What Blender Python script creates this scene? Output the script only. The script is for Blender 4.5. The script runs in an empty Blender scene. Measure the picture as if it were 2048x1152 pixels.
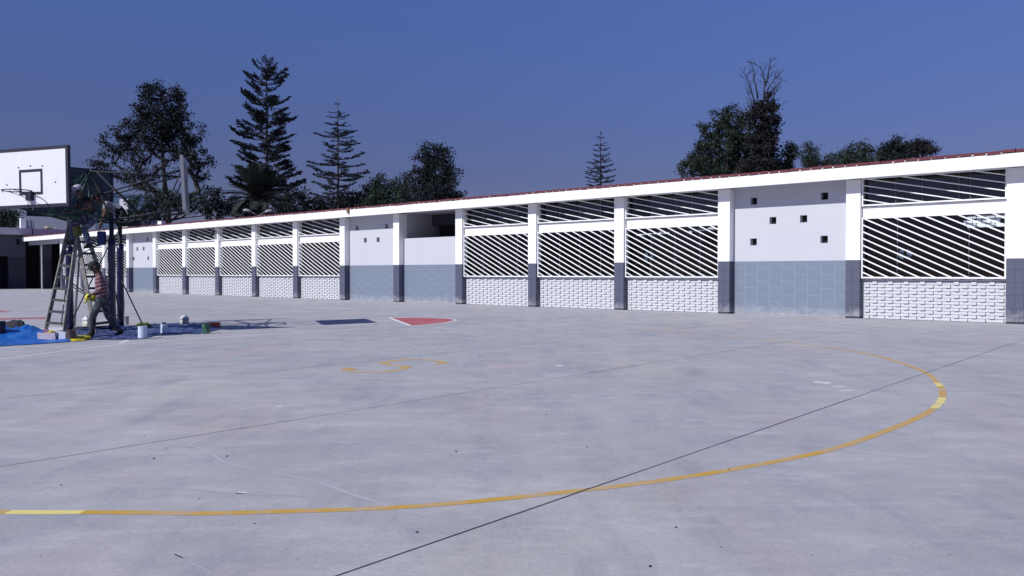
import bpy, math, random
import numpy as np
from mathutils import Vector, Matrix, Euler

random.seed(7)
RNG = np.random.default_rng(11)
SC = bpy.context.scene
COL = SC.collection
R = math.radians

# ------------------------------------------------------------------ camera
H_EYE = 1.40                      # eye height of the photographer, metres
FOC = 1600.0 / 2048.0 * 36.0
cam_data = bpy.data.cameras.new("camera")
cam_data.sensor_width = 36.0
cam_data.lens = FOC
cam_data.clip_start = 0.05
cam_data.clip_end = 3000.0
cam = bpy.data.objects.new("camera", cam_data)
COL.objects.link(cam)
cam.location = (0, 0, H_EYE)
cam.rotation_euler = (R(90.0 - 1.056), 0, 0)
SC.camera = cam

# ------------------------------------------------------------------ sky and sun
SUN_AZ = R(38.0)                  # direction in which the light travels, from +X
SUN_EL = R(39.0)
world = bpy.data.worlds.new("World")
SC.world = world
world.use_nodes = True
wn, wl = world.node_tree.nodes, world.node_tree.links
wn.clear()
sky = wn.new("ShaderNodeTexSky")
sky.sky_type = 'NISHITA'
sky.sun_disc = False
sky.sun_elevation = SUN_EL
to_sun = (-math.cos(SUN_AZ), -math.sin(SUN_AZ))
sky.sun_rotation = math.atan2(to_sun[0], to_sun[1])
sky.altitude = 900.0
sky.air_density = 1.0
sky.dust_density = 0.3
sky.ozone_density = 4.0
bg = wn.new("ShaderNodeBackground")
bg.inputs["Strength"].default_value = 0.07
wo = wn.new("ShaderNodeOutputWorld")
# smog low over the city takes the brightness out of the lower sky, all round
geo = wn.new("ShaderNodeTexCoord")
sep = wn.new("ShaderNodeSeparateXYZ")
wl.new(geo.outputs["Generated"], sep.inputs[0])
ramp = wn.new("ShaderNodeValToRGB")
er = ramp.color_ramp
er.elements[0].position = 0.0
er.elements[0].color = (0.46, 0.37, 0.53, 1)
er.elements[1].position = 0.12
er.elements[1].color = (0.56, 0.455, 0.67, 1)
e3 = er.elements.new(0.34)
e3.color = (0.90, 0.92, 1.40, 1)
wl.new(sep.outputs["Z"], ramp.inputs[0])
tint = wn.new("ShaderNodeMix")
tint.data_type = 'RGBA'
tint.blend_type = 'MULTIPLY'
tint.inputs[0].default_value = 1.0
wl.new(sky.outputs[0], tint.inputs[6])
wl.new(ramp.outputs[0], tint.inputs[7])
wl.new(tint.outputs[2], bg.inputs[0])
wl.new(bg.outputs[0], wo.inputs[0])

sun_d = bpy.data.lights.new("sun", 'SUN')
sun_d.energy = 4.3
sun_d.angle = R(0.53)
sun_d.color = (1.0, 0.985, 0.97)
sun = bpy.data.objects.new("sun", sun_d)
COL.objects.link(sun)
sdir = Vector((math.cos(SUN_AZ) * math.cos(SUN_EL), math.sin(SUN_AZ) * math.cos(SUN_EL), -math.sin(SUN_EL)))
sun.rotation_euler = sdir.to_track_quat('-Z', 'Y').to_euler()
sun.location = (-30, -30, 40)

vs = SC.view_settings
vs.view_transform = 'Standard'
vs.look = 'None'
vs.exposure = 0.0
vs.gamma = 1.0
vs.use_curve_mapping = False

# ------------------------------------------------------------------ places
TH = R(48.67)
N2 = Vector((math.cos(TH), math.sin(TH)))       # into the long building
U2 = Vector((-math.sin(TH), math.cos(TH)))      # along its front, away to the left
DW = 25.67                                      # distance of the front of the pillars


def spot(px, depth, z=0.0):
    """A place seen in column px of the photograph at a given distance."""
    return Vector(((px - 1024.0) / 1600.0 * depth, depth, z))


def G(px, py, z=0.0):
    """The place on the ground seen at px, py of the photograph."""
    d = 1600.0 * H_EYE / (py - 546.5)
    return Vector(((px - 1024.0) / 1600.0 * d, d, z))


def TQ(t, q, z=0.0):
    v = U2 * t + N2 * q
    return Vector((v.x, v.y, z))


# ------------------------------------------------------------------ materials
def mat(name, color, rough=0.7, var=0.12, scale=6.0, bump=0.0, bscale=40.0, metallic=0.0, spec=0.4,
        stain=None, stain_amt=0.0, stain_scale=2.0, island=0.0, stretch=None, foot=None):
    m = bpy.data.materials.new(name)
    m.use_nodes = True
    nt = m.node_tree
    n, l = nt.nodes, nt.links
    p = n["Principled BSDF"]
    p.inputs["Roughness"].default_value = rough
    p.inputs["Metallic"].default_value = metallic
    p.inputs["Specular IOR Level"].default_value = spec
    tc = n.new("ShaderNodeTexCoord")
    src = tc.outputs["Object"]
    if stretch:
        mp = n.new("ShaderNodeMapping")
        mp.inputs["Scale"].default_value = stretch
        l.new(src, mp.inputs[0])
        src = mp.outputs[0]
    base = n.new("ShaderNodeRGB")
    base.outputs[0].default_value = (*color, 1)
    out = base.outputs[0]
    if var > 0:
        nz = n.new("ShaderNodeTexNoise")
        nz.inputs["Scale"].default_value = scale
        nz.inputs["Detail"].default_value = 6
        nz.inputs["Roughness"].default_value = 0.65
        l.new(src, nz.inputs["Vector"])
        mr = n.new("ShaderNodeMapRange")
        mr.inputs[1].default_value = 0.25
        mr.inputs[2].default_value = 0.75
        mr.inputs[3].default_value = 1.0 - var
        mr.inputs[4].default_value = 1.0 + var
        l.new(nz.outputs[0], mr.inputs[0])
        mx = n.new("ShaderNodeVectorMath")
        mx.operation = 'SCALE'
        l.new(out, mx.inputs[0])
        l.new(mr.outputs[0], mx.inputs["Scale"])
        out = mx.outputs[0]
    if island > 0:
        ge = n.new("ShaderNodeNewGeometry")
        mr2 = n.new("ShaderNodeMapRange")
        mr2.inputs[3].default_value = 1.0 - island
        mr2.inputs[4].default_value = 1.0 + island
        l.new(ge.outputs["Random Per Island"], mr2.inputs[0])
        mx2 = n.new("ShaderNodeVectorMath")
        mx2.operation = 'SCALE'
        l.new(out, mx2.inputs[0])
        l.new(mr2.outputs[0], mx2.inputs["Scale"])
        out = mx2.outputs[0]
    if stain is not None:
        nz2 = n.new("ShaderNodeTexNoise")
        nz2.inputs["Scale"].default_value = stain_scale
        nz2.inputs["Detail"].default_value = 8
        nz2.inputs["Roughness"].default_value = 0.7
        l.new(src, nz2.inputs["Vector"])
        mr3 = n.new("ShaderNodeMapRange")
        mr3.inputs[1].default_value = 0.48
        mr3.inputs[2].default_value = 0.72
        mr3.inputs[3].default_value = 0.0
        mr3.inputs[4].default_value = stain_amt
        l.new(nz2.outputs[0], mr3.inputs[0])
        mix = n.new("ShaderNodeMix")
        mix.data_type = 'RGBA'
        l.new(mr3.outputs[0], mix.inputs[0])
        l.new(out, mix.inputs[6])
        mix.inputs[7].default_value = (*stain, 1)
        out = mix.outputs[2]
    if foot is not None:
        # lime and splashed dirt along the foot of the wall
        gp = n.new("ShaderNodeNewGeometry")
        sx = n.new("ShaderNodeSeparateXYZ")
        l.new(gp.outputs["Position"], sx.inputs[0])
        nf = n.new("ShaderNodeTexNoise")
        nf.inputs["Scale"].default_value = 3.5
        nf.inputs["Detail"].default_value = 8
        nf.inputs["Roughness"].default_value = 0.7
        l.new(gp.outputs["Position"], nf.inputs["Vector"])
        ad = n.new("ShaderNodeMath")
        ad.operation = 'MULTIPLY_ADD'
        l.new(nf.outputs[0], ad.inputs[0])
        ad.inputs[1].default_value = -1.1
        l.new(sx.outputs["Z"], ad.inputs[2])
        mf = n.new("ShaderNodeMapRange")
        mf.inputs[1].default_value = -0.56
        mf.inputs[2].default_value = -0.22
        mf.inputs[3].default_value = foot[3]
        mf.inputs[4].default_value = 0.0
        l.new(ad.outputs[0], mf.inputs[0])
        mxf = n.new("ShaderNodeMix")
        mxf.data_type = 'RGBA'
        l.new(mf.outputs[0], mxf.inputs[0])
        l.new(out, mxf.inputs[6])
        mxf.inputs[7].default_value = (*foot[:3], 1)
        out = mxf.outputs[2]
    l.new(out, p.inputs["Base Color"])
    if bump > 0:
        nb = n.new("ShaderNodeTexNoise")
        nb.inputs["Scale"].default_value = bscale
        nb.inputs["Detail"].default_value = 4
        l.new(src, nb.inputs["Vector"])
        bp = n.new("ShaderNodeBump")
        bp.inputs["Strength"].default_value = bump
        bp.inputs["Distance"].default_value = 0.02
        l.new(nb.outputs[0], bp.inputs["Height"])
        l.new(bp.outputs[0], p.inputs["Normal"])
    return m


def concrete_material():
    m = bpy.data.materials.new("broom_finished_concrete")
    m.use_nodes = True
    n, l = m.node_tree.nodes, m.node_tree.links
    p = n["Principled BSDF"]
    p.inputs["Roughness"].default_value = 0.78
    p.inputs["Specular IOR Level"].default_value = 0.25
    ge = n.new("ShaderNodeNewGeometry")

    def noise(scale, detail, rough, mapping=None, rot=0.0):
        mp = n.new("ShaderNodeMapping")
        mp.inputs["Scale"].default_value = mapping or (1, 1, 1)
        mp.inputs["Rotation"].default_value = (0, 0, rot)
        l.new(ge.outputs["Position"], mp.inputs[0])
        z = n.new("ShaderNodeTexNoise")
        z.inputs["Scale"].default_value = scale
        z.inputs["Detail"].default_value = detail
        z.inputs["Roughness"].default_value = rough
        l.new(mp.outputs[0], z.inputs["Vector"])
        return z.outputs[0]

    def rng(v, a, b, c, d):
        r = n.new("ShaderNodeMapRange")
        for i, x in enumerate((a, b, c, d)):
            r.inputs[1 + i].default_value = x
        l.new(v, r.inputs[0])
        return r.outputs[0]

    def mixc(fac, a, b):
        mx = n.new("ShaderNodeMix")
        mx.data_type = 'RGBA'
        l.new(fac, mx.inputs[0])
        for i, c in ((6, a), (7, b)):
            if isinstance(c, tuple):
                mx.inputs[i].default_value = (*c, 1)
            else:
                l.new(c, mx.inputs[i])
        return mx.outputs[2]

    big = noise(0.35, 5, 0.6)
    c = mixc(rng(big, 0.35, 0.68, 0, 1), CONC_A, CONC_B)
    pink = noise(0.55, 5, 0.65, (1.0, 0.6, 1), 0.4)
    c = mixc(rng(pink, 0.52, 0.72, 0, 0.75), c, CONC_PINK)
    warm = noise(0.23, 4, 0.6, (1, 1, 1), 1.1)
    c = mixc(rng(warm, 0.54, 0.72, 0, 0.6), c, CONC_WARM)
    wipe = noise(2.2, 7, 0.7, (1.0, 0.28, 1), R(-30))
    c = mixc(rng(wipe, 0.50, 0.72, 0, 0.7), c, CONC_DARK)
    wipe2 = noise(3.1, 6, 0.72, (0.35, 1.2, 1), R(20))
    c = mixc(rng(wipe2, 0.54, 0.76, 0, 0.6), c, CONC_LIGHT)
    strk = noise(1.0, 9, 0.72, (0.8, 2.0, 1), R(-9))
    c = mixc(rng(strk, 0.49, 0.72, 0, 0.45), c, CONC_DARK)
    strk2 = noise(1.0, 9, 0.74, (0.9, 2.2, 1), R(14))
    c = mixc(rng(strk2, 0.53, 0.72, 0, 0.55), c, CONC_LIGHT)
    spots = noise(5.0, 6, 0.7)
    c = mixc(rng(spots, 0.60, 0.74, 0, 0.35), c, CONC_DARK)
    mott = noise(1.3, 9, 0.78)
    mot2 = n.new("ShaderNodeVectorMath")
    mot2.operation = 'SCALE'
    l.new(c, mot2.inputs[0])
    l.new(rng(mott, 0.30, 0.70, 0.88, 1.13), mot2.inputs["Scale"])
    c = mot2.outputs[0]
    fine = noise(38, 5, 0.7)
    mul = n.new("ShaderNodeVectorMath")
    mul.operation = 'SCALE'
    l.new(c, mul.inputs[0])
    l.new(rng(fine, 0.3, 0.7, 0.90, 1.10), mul.inputs["Scale"])
    l.new(mul.outputs[0], p.inputs["Base Color"])
    bp = n.new("ShaderNodeBump")
    bp.inputs["Strength"].default_value = 0.25
    bp.inputs["Distance"].default_value = 0.01
    l.new(noise(25, 6, 0.7), bp.inputs["Height"])
    l.new(bp.outputs[0], p.inputs["Normal"])
    return m


CONC_A = (0.353, 0.349, 0.375)
CONC_B = (0.428, 0.419, 0.432)
CONC_PINK = (0.448, 0.374, 0.370)
CONC_WARM = (0.468, 0.438, 0.399)
CONC_DARK = (0.261, 0.271, 0.328)
CONC_LIGHT = (0.532, 0.522, 0.527)


def worn_paint(name, color, wear=0.5, scale=7.0, lo=0.5, hi=0.6):
    """Thin worn paint: the concrete shows through in patches."""
    m = bpy.data.materials.new(name)
    m.use_nodes = True
    n, l = m.node_tree.nodes, m.node_tree.links
    p = n["Principled BSDF"]
    p.inputs["Roughness"].default_value = 0.65
    ge = n.new("ShaderNodeNewGeometry")
    nz = n.new("ShaderNodeTexNoise")
    nz.inputs["Scale"].default_value = scale
    nz.inputs["Detail"].default_value = 8
    nz.inputs["Roughness"].default_value = 0.75
    l.new(ge.outputs["Position"], nz.inputs["Vector"])
    mr = n.new("ShaderNodeMapRange")
    mr.inputs[1].default_value = lo
    mr.inputs[2].default_value = hi
    mr.inputs[3].default_value = 0
    mr.inputs[4].default_value = wear
    l.new(nz.outputs[0], mr.inputs[0])
    mx = n.new("ShaderNodeMix")
    mx.data_type = 'RGBA'
    l.new(mr.outputs[0], mx.inputs[0])
    mx.inputs[6].default_value = (*color, 1)
    mx.inputs[7].default_value = (0.43, 0.41, 0.455, 1)
    l.new(mx.outputs[2], p.inputs["Base Color"])
    return m


def glass_material(name, tint, refl=1.45):
    m = bpy.data.materials.new(name)
    m.use_nodes = True
    n, l = m.node_tree.nodes, m.node_tree.links
    n.remove(n["Principled BSDF"])
    tr = n.new("ShaderNodeBsdfTransparent")
    tr.inputs[0].default_value = (*tint, 1)
    gl = n.new("ShaderNodeBsdfGlossy")
    gl.inputs["Roughness"].default_value = 0.02
    gl.inputs["Color"].default_value = (1, 1, 1, 1)
    fr = n.new("ShaderNodeFresnel")
    fr.inputs["IOR"].default_value = refl
    mx = n.new("ShaderNodeMixShader")
    l.new(fr.outputs[0], mx.inputs[0])
    l.new(tr.outputs[0], mx.inputs[1])
    l.new(gl.outputs[0], mx.inputs[2])
    l.new(mx.outputs[0], n["Material Output"].inputs[0])
    return m


M = {}
M['concrete'] = concrete_material()
M['joint'] = mat("dark_joint", (0.03, 0.03, 0.035), 0.9)
M['white'] = mat("white_wall_paint", (0.78, 0.785, 0.80), 0.6, 0.025, 1.2, 0.15, 60, stain=(0.62, 0.62, 0.64), stain_amt=0.18, stain_scale=0.7)
M['white_trim'] = mat("white_trim_paint", (0.84, 0.84, 0.84), 0.55, 0.02, 2.0, stain=(0.66, 0.65, 0.64), stain_amt=0.22, stain_scale=0.9)
M['offwhite'] = mat("pale_grey_wall_paint", (0.52, 0.53, 0.575), 0.65, 0.03, 1.5, 0.2, 60, stain=(0.5, 0.51, 0.56), stain_amt=0.3, stain_scale=0.8)
M['brick'] = mat("white_painted_brick", (0.60, 0.61, 0.645), 0.7, 0.06, 9.0, 0.35, 80, stain=(0.52, 0.52, 0.53), stain_amt=0.25, stain_scale=3)
M['mortar'] = mat("grey_recessed_mortar", (0.20, 0.21, 0.24), 0.9, 0.1)
M['tile'] = mat("blue_grey_wall_tile", (0.185, 0.22, 0.287), 0.42, 0.07, 8.0, 0.0, foot=(.36, .37, .40, .7), stain=(0.25, 0.28, 0.32), stain_amt=0.4, stain_scale=2.5)
M['grout'] = mat("pale_grout", (0.31, 0.36, 0.425), 0.85, 0.08, foot=(.36, .37, .40, .7))
M['stone'] = mat("dark_blue_stone_tile", (0.082, 0.09, 0.138), 0.55, 0.22, 45.0, 0.25, 70, foot=(.34, .33, .35, .8), stain=(0.17, 0.17, 0.20), stain_amt=0.35, stain_scale=6)
M['stone_grout'] = mat("dark_grout", (0.055, 0.055, 0.08), 0.9, 0.1)
M['dirt'] = mat("splashed_base_dirt", (0.36, 0.35, 0.385), 0.9, 0.3, 9.0)
M['bar'] = mat("white_enamel_steel", (0.83, 0.83, 0.83), 0.4, 0.02)
M['alu'] = mat("brushed_window_aluminium", (0.15, 0.155, 0.18), 0.45, 0.05, metallic=0.3)
M['glass'] = glass_material("darkened_glass", (0.14, 0.14, 0.20), 1.38)  # pane tints carry the darkness of the rooms behind
M['glass_mid'] = glass_material("blue_darkened_glass", (0.12, 0.125, 0.18), 1.55)
M['glass_up'] = glass_material("grey_darkened_glass", (0.15, 0.155, 0.19), 1.75)
M['interior'] = mat("darkened_classroom_wall", (0.030, 0.031, 0.05), 0.9, 0.1)  # room darkness and bluish pane reflection put into the wall colour
M['interior_light'] = mat("inner_window_reveal", (0.5, 0.51, 0.58), 0.8, 0.1)
M['rooftile'] = mat("red_clay_roof_tile", (0.135, 0.030, 0.040), 0.75, 0.35, 9.0, 0.2, 60, stain=(0.22, 0.10, 0.11), stain_amt=0.5, stain_scale=4)
M['roofmortar'] = mat("white_mortar", (0.72, 0.72, 0.72), 0.8)
M['soffit'] = mat("white_soffit", (0.55, 0.55, 0.59), 0.8, 0.04)
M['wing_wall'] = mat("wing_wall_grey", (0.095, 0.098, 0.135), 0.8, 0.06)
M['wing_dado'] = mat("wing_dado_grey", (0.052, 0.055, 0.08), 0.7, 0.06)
M['wing_slab'] = mat("wing_roof_slab", (0.62, 0.62, 0.66), 0.75, 0.07, stain=(0.25, 0.25, 0.28), stain_amt=0.4, stain_scale=1.2)
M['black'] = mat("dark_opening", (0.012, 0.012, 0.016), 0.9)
M['yellow'] = worn_paint("yellow_court_paint", (0.56, 0.335, 0.045), 0.75, 4.0, 0.42, 0.74)
M['yellow_faded'] = worn_paint("faded_yellow_paint", (0.56, 0.355, 0.08), 0.85, 3.0, 0.42, 0.68)
M['yellow_pale'] = worn_paint("fresh_pale_yellow_paint", (0.76, 0.66, 0.22), 0.5, 6.0, 0.5, 0.75)
M['red'] = worn_paint("red_court_paint", (0.43, 0.085, 0.095), 0.42, 2.0, 0.48, 0.75)
M['white_line'] = worn_paint("white_line_paint", (0.72, 0.71, 0.70), 0.55, 5.0, 0.45, 0.72)
M['scuff'] = worn_paint("rubber_scuff", (0.34, 0.33, 0.385), 0.9, 6.0, 0.36, 0.58)
M['drip'] = worn_paint("dried_lime_trickle", (0.46, 0.45, 0.48), 0.95, 5.0, 0.34, 0.56)
M['board'] = mat("white_backboard", (0.76, 0.765, 0.80), 0.5, 0.03, 3.0, stain=(0.6, 0.6, 0.63), stain_amt=0.15, stain_scale=2)
M['board_back'] = mat("grey_green_board_back", (0.035, 0.055, 0.075), 0.7, 0.1)
M['board_shaded'] = mat("shaded_grey_board", (0.13, 0.14, 0.18), 0.7, 0.08)  # side board: face coloured dark for its shade, edge below left paler
M['board_edge'] = mat("pale_board_edge", (0.27, 0.28, 0.32), 0.7, 0.08)
M['navy'] = mat("dark_navy_paint", (0.012, 0.012, 0.032), 0.6, 0.1, stain=(0.2, 0.2, 0.24), stain_amt=0.10, stain_scale=25)
M['green'] = mat("dark_green_enamel", (0.008, 0.038, 0.025), 0.5, 0.2)
M['steel'] = mat("dark_primed_steel", (0.020, 0.022, 0.030), 0.75, 0.2)
M['pad'] = mat("blue_pole_padding", (0.006, 0.008, 0.050), 0.28, 0.15, 14, 0.2, 14, spec=0.6)
M['wood'] = mat("weathered_ladder_wood", (0.17, 0.16, 0.145), 0.8, 0.25, 5.0, 0.2, 30, stain=(0.50, 0.50, 0.48), stain_amt=0.6, stain_scale=9)
M['wood_dark'] = mat("dark_ladder_wood", (0.045, 0.043, 0.045), 0.8, 0.25, 8.0, stain=(0.2, 0.2, 0.2), stain_amt=0.3, stain_scale=14)


# ------------------------------------------------------------------ mesh helper
class MB:
    def __init__(self):
        self.v, self.f, self.m = [], [], []

    def quad(self, a, b, c, d, mi=0):
        i = len(self.v)
        self.v += [tuple(a), tuple(b), tuple(c), tuple(d)]
        self.f.append((i, i + 1, i + 2, i + 3))
        self.m.append(mi)

    def box(self, x0, x1, y0, y1, z0, z1, mi=0):
        self.obox(((x0 + x1) / 2, (y0 + y1) / 2, (z0 + z1) / 2), (x1 - x0, y1 - y0, z1 - z0), None, mi)

    def obox(self, c, s, rot=None, mi=0):
        i = len(self.v)
        for dx, dy, dz in ((-1, -1, -1), (1, -1, -1), (1, 1, -1), (-1, 1, -1), (-1, -1, 1), (1, -1, 1), (1, 1, 1), (-1, 1, 1)):
            p = Vector((dx * s[0] / 2, dy * s[1] / 2, dz * s[2] / 2))
            if rot is not None:
                p = rot @ p
            self.v.append((c[0] + p.x, c[1] + p.y, c[2] + p.z))
        for q in ((0, 3, 2, 1), (4, 5, 6, 7), (0, 1, 5, 4), (1, 2, 6, 5), (2, 3, 7, 6), (3, 0, 4, 7)):
            self.f.append(tuple(i + k for k in q))
            self.m.append(mi)

    def path(self, pts, radii, n=6, mi=0, caps=True, closed=False):
        pts = [Vector(p) for p in pts]
        if not hasattr(radii, '__len__'):
            radii = [radii] * len(pts)
        i0 = len(self.v)
        L = len(pts)
        ref = None
        for k, p in enumerate(pts):
            if closed:
                t = pts[(k + 1) % L] - pts[k - 1]
            else:
                t = pts[min(k + 1, L - 1)] - pts[max(k - 1, 0)]
            if t.length < 1e-9:
                t = Vector((0, 0, 1))
            t.normalize()
            if ref is None:
                ref = Vector((0, 0, 1)) if abs(t.z) < 0.9 else Vector((1, 0, 0))
            a = t.cross(ref)
            if a.length < 1e-6:
                a = t.cross(Vector((0, 1, 0)))
            a.normalize()
            b = t.cross(a)
            ref = a.cross(t) * 1.0
            for j in range(n):
                an = 2 * math.pi * j / n
                o = a * math.cos(an) + b * math.sin(an)
                q = p + o * radii[k]
                self.v.append((q.x, q.y, q.z))
        rng_ = range(L) if closed else range(L - 1)
        for k in rng_:
            k2 = (k + 1) % L
            for j in range(n):
                j2 = (j + 1) % n
                self.f.append((i0 + k * n + j, i0 + k * n + j2, i0 + k2 * n + j2, i0 + k2 * n + j))
                self.m.append(mi)
        if caps and not closed:
            self.f.append(tuple(i0 + j for j in range(n))[::-1])
            self.f.append(tuple(i0 + (L - 1) * n + j for j in range(n)))
            self.m += [mi, mi]

    def lathe(self, prof, n=20, c=(0, 0, 0), mi=0):
        i0 = len(self.v)
        for r, z in prof:
            for j in range(n):
                a = 2 * math.pi * j / n
                self.v.append((c[0] + r * math.cos(a), c[1] + r * math.sin(a), c[2] + z))
        for k in range(len(prof) - 1):
            for j in range(n):
                j2 = (j + 1) % n
                self.f.append((i0 + k * n + j, i0 + k * n + j2, i0 + (k + 1) * n + j2, i0 + (k + 1) * n + j))
                self.m.append(mi)
        self.f.append(tuple(i0 + j for j in range(n))[::-1])
        self.m.append(mi)
        e = i0 + (len(prof) - 1) * n
        self.f.append(tuple(e + j for j in range(n)))
        self.m.append(mi)

    def build(self, name, mats, parent=None, loc=(0, 0, 0), smooth=False, kind=None, rot=None):
        me = bpy.data.meshes.new(name)
        me.from_pydata(self.v, [], self.f)
        if not isinstance(mats, (list, tuple)):
            mats = [mats]
        for m in mats:
            me.materials.append(m)
        if len(mats) > 1:
            me.polygons.foreach_set("material_index", self.m)
        if smooth:
            me.polygons.foreach_set("use_smooth", [True] * len(me.polygons))
        me.update()
        return link(name, me, parent, loc, kind, rot)


def link(name, me, parent=None, loc=(0, 0, 0), kind=None, rot=None):
    o = bpy.data.objects.new(name, me)
    COL.objects.link(o)
    o.location = loc
    if rot is not None:
        o.rotation_euler = rot
    if parent is not None:
        o.parent = parent
    if kind:
        o["kind"] = kind
    return o


def thing(name, label, cat, loc=(0, 0, 0), rz=0.0, group=None):
    o = bpy.data.objects.new(name, None)
    COL.objects.link(o)
    o.empty_display_size = 0.2
    o.location = loc
    o.rotation_euler = (0, 0, rz)
    return tag(o, label, cat, group)


def tag(o, label, cat, group=None):
    o["label"] = label
    o["category"] = cat
    if group:
        o["group"] = group
    return o


UNIT = {}


def piece(name, m, parent, c, s, rot=(0, 0, 0), kind=None):
    """One brick, tile or bar: a unit block shared by all alike pieces."""
    key = m.name
    if key not in UNIT:
        b = MB()
        b.box(-.5, .5, -.5, .5, -.5, .5)
        me = bpy.data.meshes.new("block")
        me.from_pydata(b.v, [], b.f)
        me.materials.append(m)
        UNIT[key] = me
    o = bpy.data.objects.new(name, UNIT[key])
    COL.objects.link(o)
    o.location, o.scale, o.rotation_euler = c, s, rot
    o.parent = parent
    if kind:
        o["kind"] = kind
    return o
# ================================================================== ground
gb = MB()
gb.quad((-900, -300, -.03), (900, -300, -.03), (900, 1500, -.03), (-900, 1500, -.03))
ground = gb.build("ground", M['concrete'], kind="structure")

# joints run straight at the building; the strips between them are separate slabs
J0, JP, GAP = 3.04, 3.55, 0.013
for k in range(-9, 26):
    t0, t1 = J0 + k * JP + GAP / 2, J0 + (k + 1) * JP - GAP / 2
    b = MB()
    nq = 48 if -3 <= k <= 6 else 8
    rows = []
    rr = random.Random(100 + k)
    q0, q1 = -22.0, DW + 0.45
    for i in range(nq + 1):
        q = q0 + (q1 - q0) * i / nq
        a, c = t0 + rr.uniform(-.003, .004), t1 + rr.uniform(-.004, .003)
        rows.append((TQ(a, q), TQ(c, q)))
    for (a, c), (a2, c2) in zip(rows[:-1], rows[1:]):
        b.quad(a2, a, c, c2)
        for p, p2 in ((a, a2), (c2, c)):
            b.quad((p.x, p.y, -.029), (p.x, p.y, 0), (p2.x, p2.y, 0), (p2.x, p2.y, -.029))
    b.build("concrete_slab", M['concrete'], ground)


def clip_t(poly, tv, keep_less):
    """Part of a flat polygon on one side of the line t = tv."""
    out = []
    f = [((p[0] * U2.x + p[1] * U2.y) - tv) * (1 if keep_less else -1) for p in poly]
    for i in range(len(poly)):
        j = (i + 1) % len(poly)
        if f[i] <= 0:
            out.append(poly[i])
        if (f[i] < 0 < f[j]) or (f[j] < 0 < f[i]):
            k = f[i] / (f[i] - f[j])
            out.append(tuple(poly[i][a] + (poly[j][a] - poly[i][a]) * k for a in range(3)))
    return out


def strip(name, pts, w, m, z=0.0015, closed=False, gaps=True):
    """A painted line on the slabs; it stops at both edges of every joint."""
    b = MB()
    pts = [Vector((p[0], p[1])) for p in pts]
    ws = w if hasattr(w, '__len__') else [w] * len(pts)
    L = []
    for i, p in enumerate(pts):
        d = pts[min(i + 1, len(pts) - 1)] - pts[max(i - 1, 0)]
        d.normalize()
        nn = Vector((-d.y, d.x)) * ws[i] / 2
        L.append(((p.x + nn.x, p.y + nn.y, z), (p.x - nn.x, p.y - nn.y, z)))

    def put(poly):
        if len(poly) < 3:
            return
        i0 = len(b.v)
        b.v += poly
        b.f.append(tuple(range(i0, i0 + len(poly))))
        b.m.append(0)
    for i in range(len(L) - 1):
        a, c = L[i], L[i + 1]
        poly = [a[1], c[1], c[0], a[0]]
        ts = [p[0] * U2.x + p[1] * U2.y for p in poly]
        cut = [J0 + k * JP for k in range(-9, 26) if min(ts) - .02 < J0 + k * JP < max(ts) + .02] if gaps else []
        if cut:
            put(clip_t(poly, cut[0] - GAP / 2 - .004, True))
            put(clip_t(poly, cut[0] + GAP / 2 + .004, False))
        else:
            put(poly)
    return b.build(name, m, kind="structure")


def smooth_pts(P, n=8):
    P = [Vector((p[0], p[1])) for p in P]
    out = []
    for i in range(len(P) - 1):
        p0, p1, p2, p3 = P[max(i - 1, 0)], P[i], P[i + 1], P[min(i + 2, len(P) - 1)]
        for k in range(n):
            t = k / n
            out.append(0.5 * ((2 * p1) + (p2 - p0) * t + (2 * p0 - 5 * p1 + 4 * p2 - p3) * t * t + (3 * p1 - p0 - 3 * p2 + p3) * t ** 3))
    out.append(P[-1])
    return out


# the big yellow circle
CX, CY, CR = -2.704, 13.40, 8.80


# painted by hand, so not quite round
_cp = [(-150, 0.0)] + sorted((math.degrees(math.atan2(g.y - CY, g.x - CX)), math.hypot(g.x - CX, g.y - CY) - CR) for g in
                             [G(*p) for p in ((160, 1027), (500, 1027.5), (830, 1015), (1150, 984.5), (1600, 915.5), (1800, 853), (1884, 803), (1880, 770), (1830, 735.5), (1700, 701), (1540, 681))]) + [(90, 0.1)]


def crad(a):
    for (a0, r0), (a1, r1) in zip(_cp[:-1], _cp[1:]):
        if a0 <= a <= a1:
            f = (a - a0) / (a1 - a0 + 1e-9)
            f = f * f * (3 - 2 * f)
            return CR + r0 + (r1 - r0) * f
    return CR


def carc(a0, a1, n=60):
    out = []
    for i in range(n + 1):
        a = a0 + (a1 - a0) * i / n
        out.append((CX + crad(a) * math.cos(R(a)), CY + crad(a) * math.sin(R(a))))
    return out


def cang(px, py):
    g = G(px, py)
    return math.degrees(math.atan2(g.y - CY, g.x - CX))


a_l0, a_l1 = cang(20, 1022), cang(160, 1027)
a_r0, a_r1, a_r2, a_r3 = cang(1880, 818), cang(1890, 796), cang(1880, 773), cang(1874, 766)
a_f = cang(1610, 691)
LW = 0.079
strip("yellow_circle_line", carc(-150, a_l0, 24), LW, M['yellow'])
strip("pale_yellow_repair", carc(a_l0, a_l1, 10), LW, M['yellow_pale'])
strip("yellow_circle_line", carc(a_l1, a_r0, 90), LW, M['yellow'])
am = a_r0 + (a_r1 - a_r0) * .36
strip("pale_yellow_repair", carc(a_r0, am, 4), LW, M['yellow_pale'])
strip("pale_yellow_repair", carc(am + .25, a_r1, 6), LW, M['yellow_pale'])
strip("yellow_circle_line", carc(a_r1, a_r2, 10), LW, M['yellow'])
strip("pale_yellow_repair", carc(a_r2, a_r3, 4), LW, M['yellow_pale'])
strip("yellow_circle_line", carc(a_r3, a_f, 30), LW, M['yellow'])
strip("faded_yellow_line", carc(a_f, a_f + 34, 40), LW * .9, M['yellow_faded'])

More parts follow.
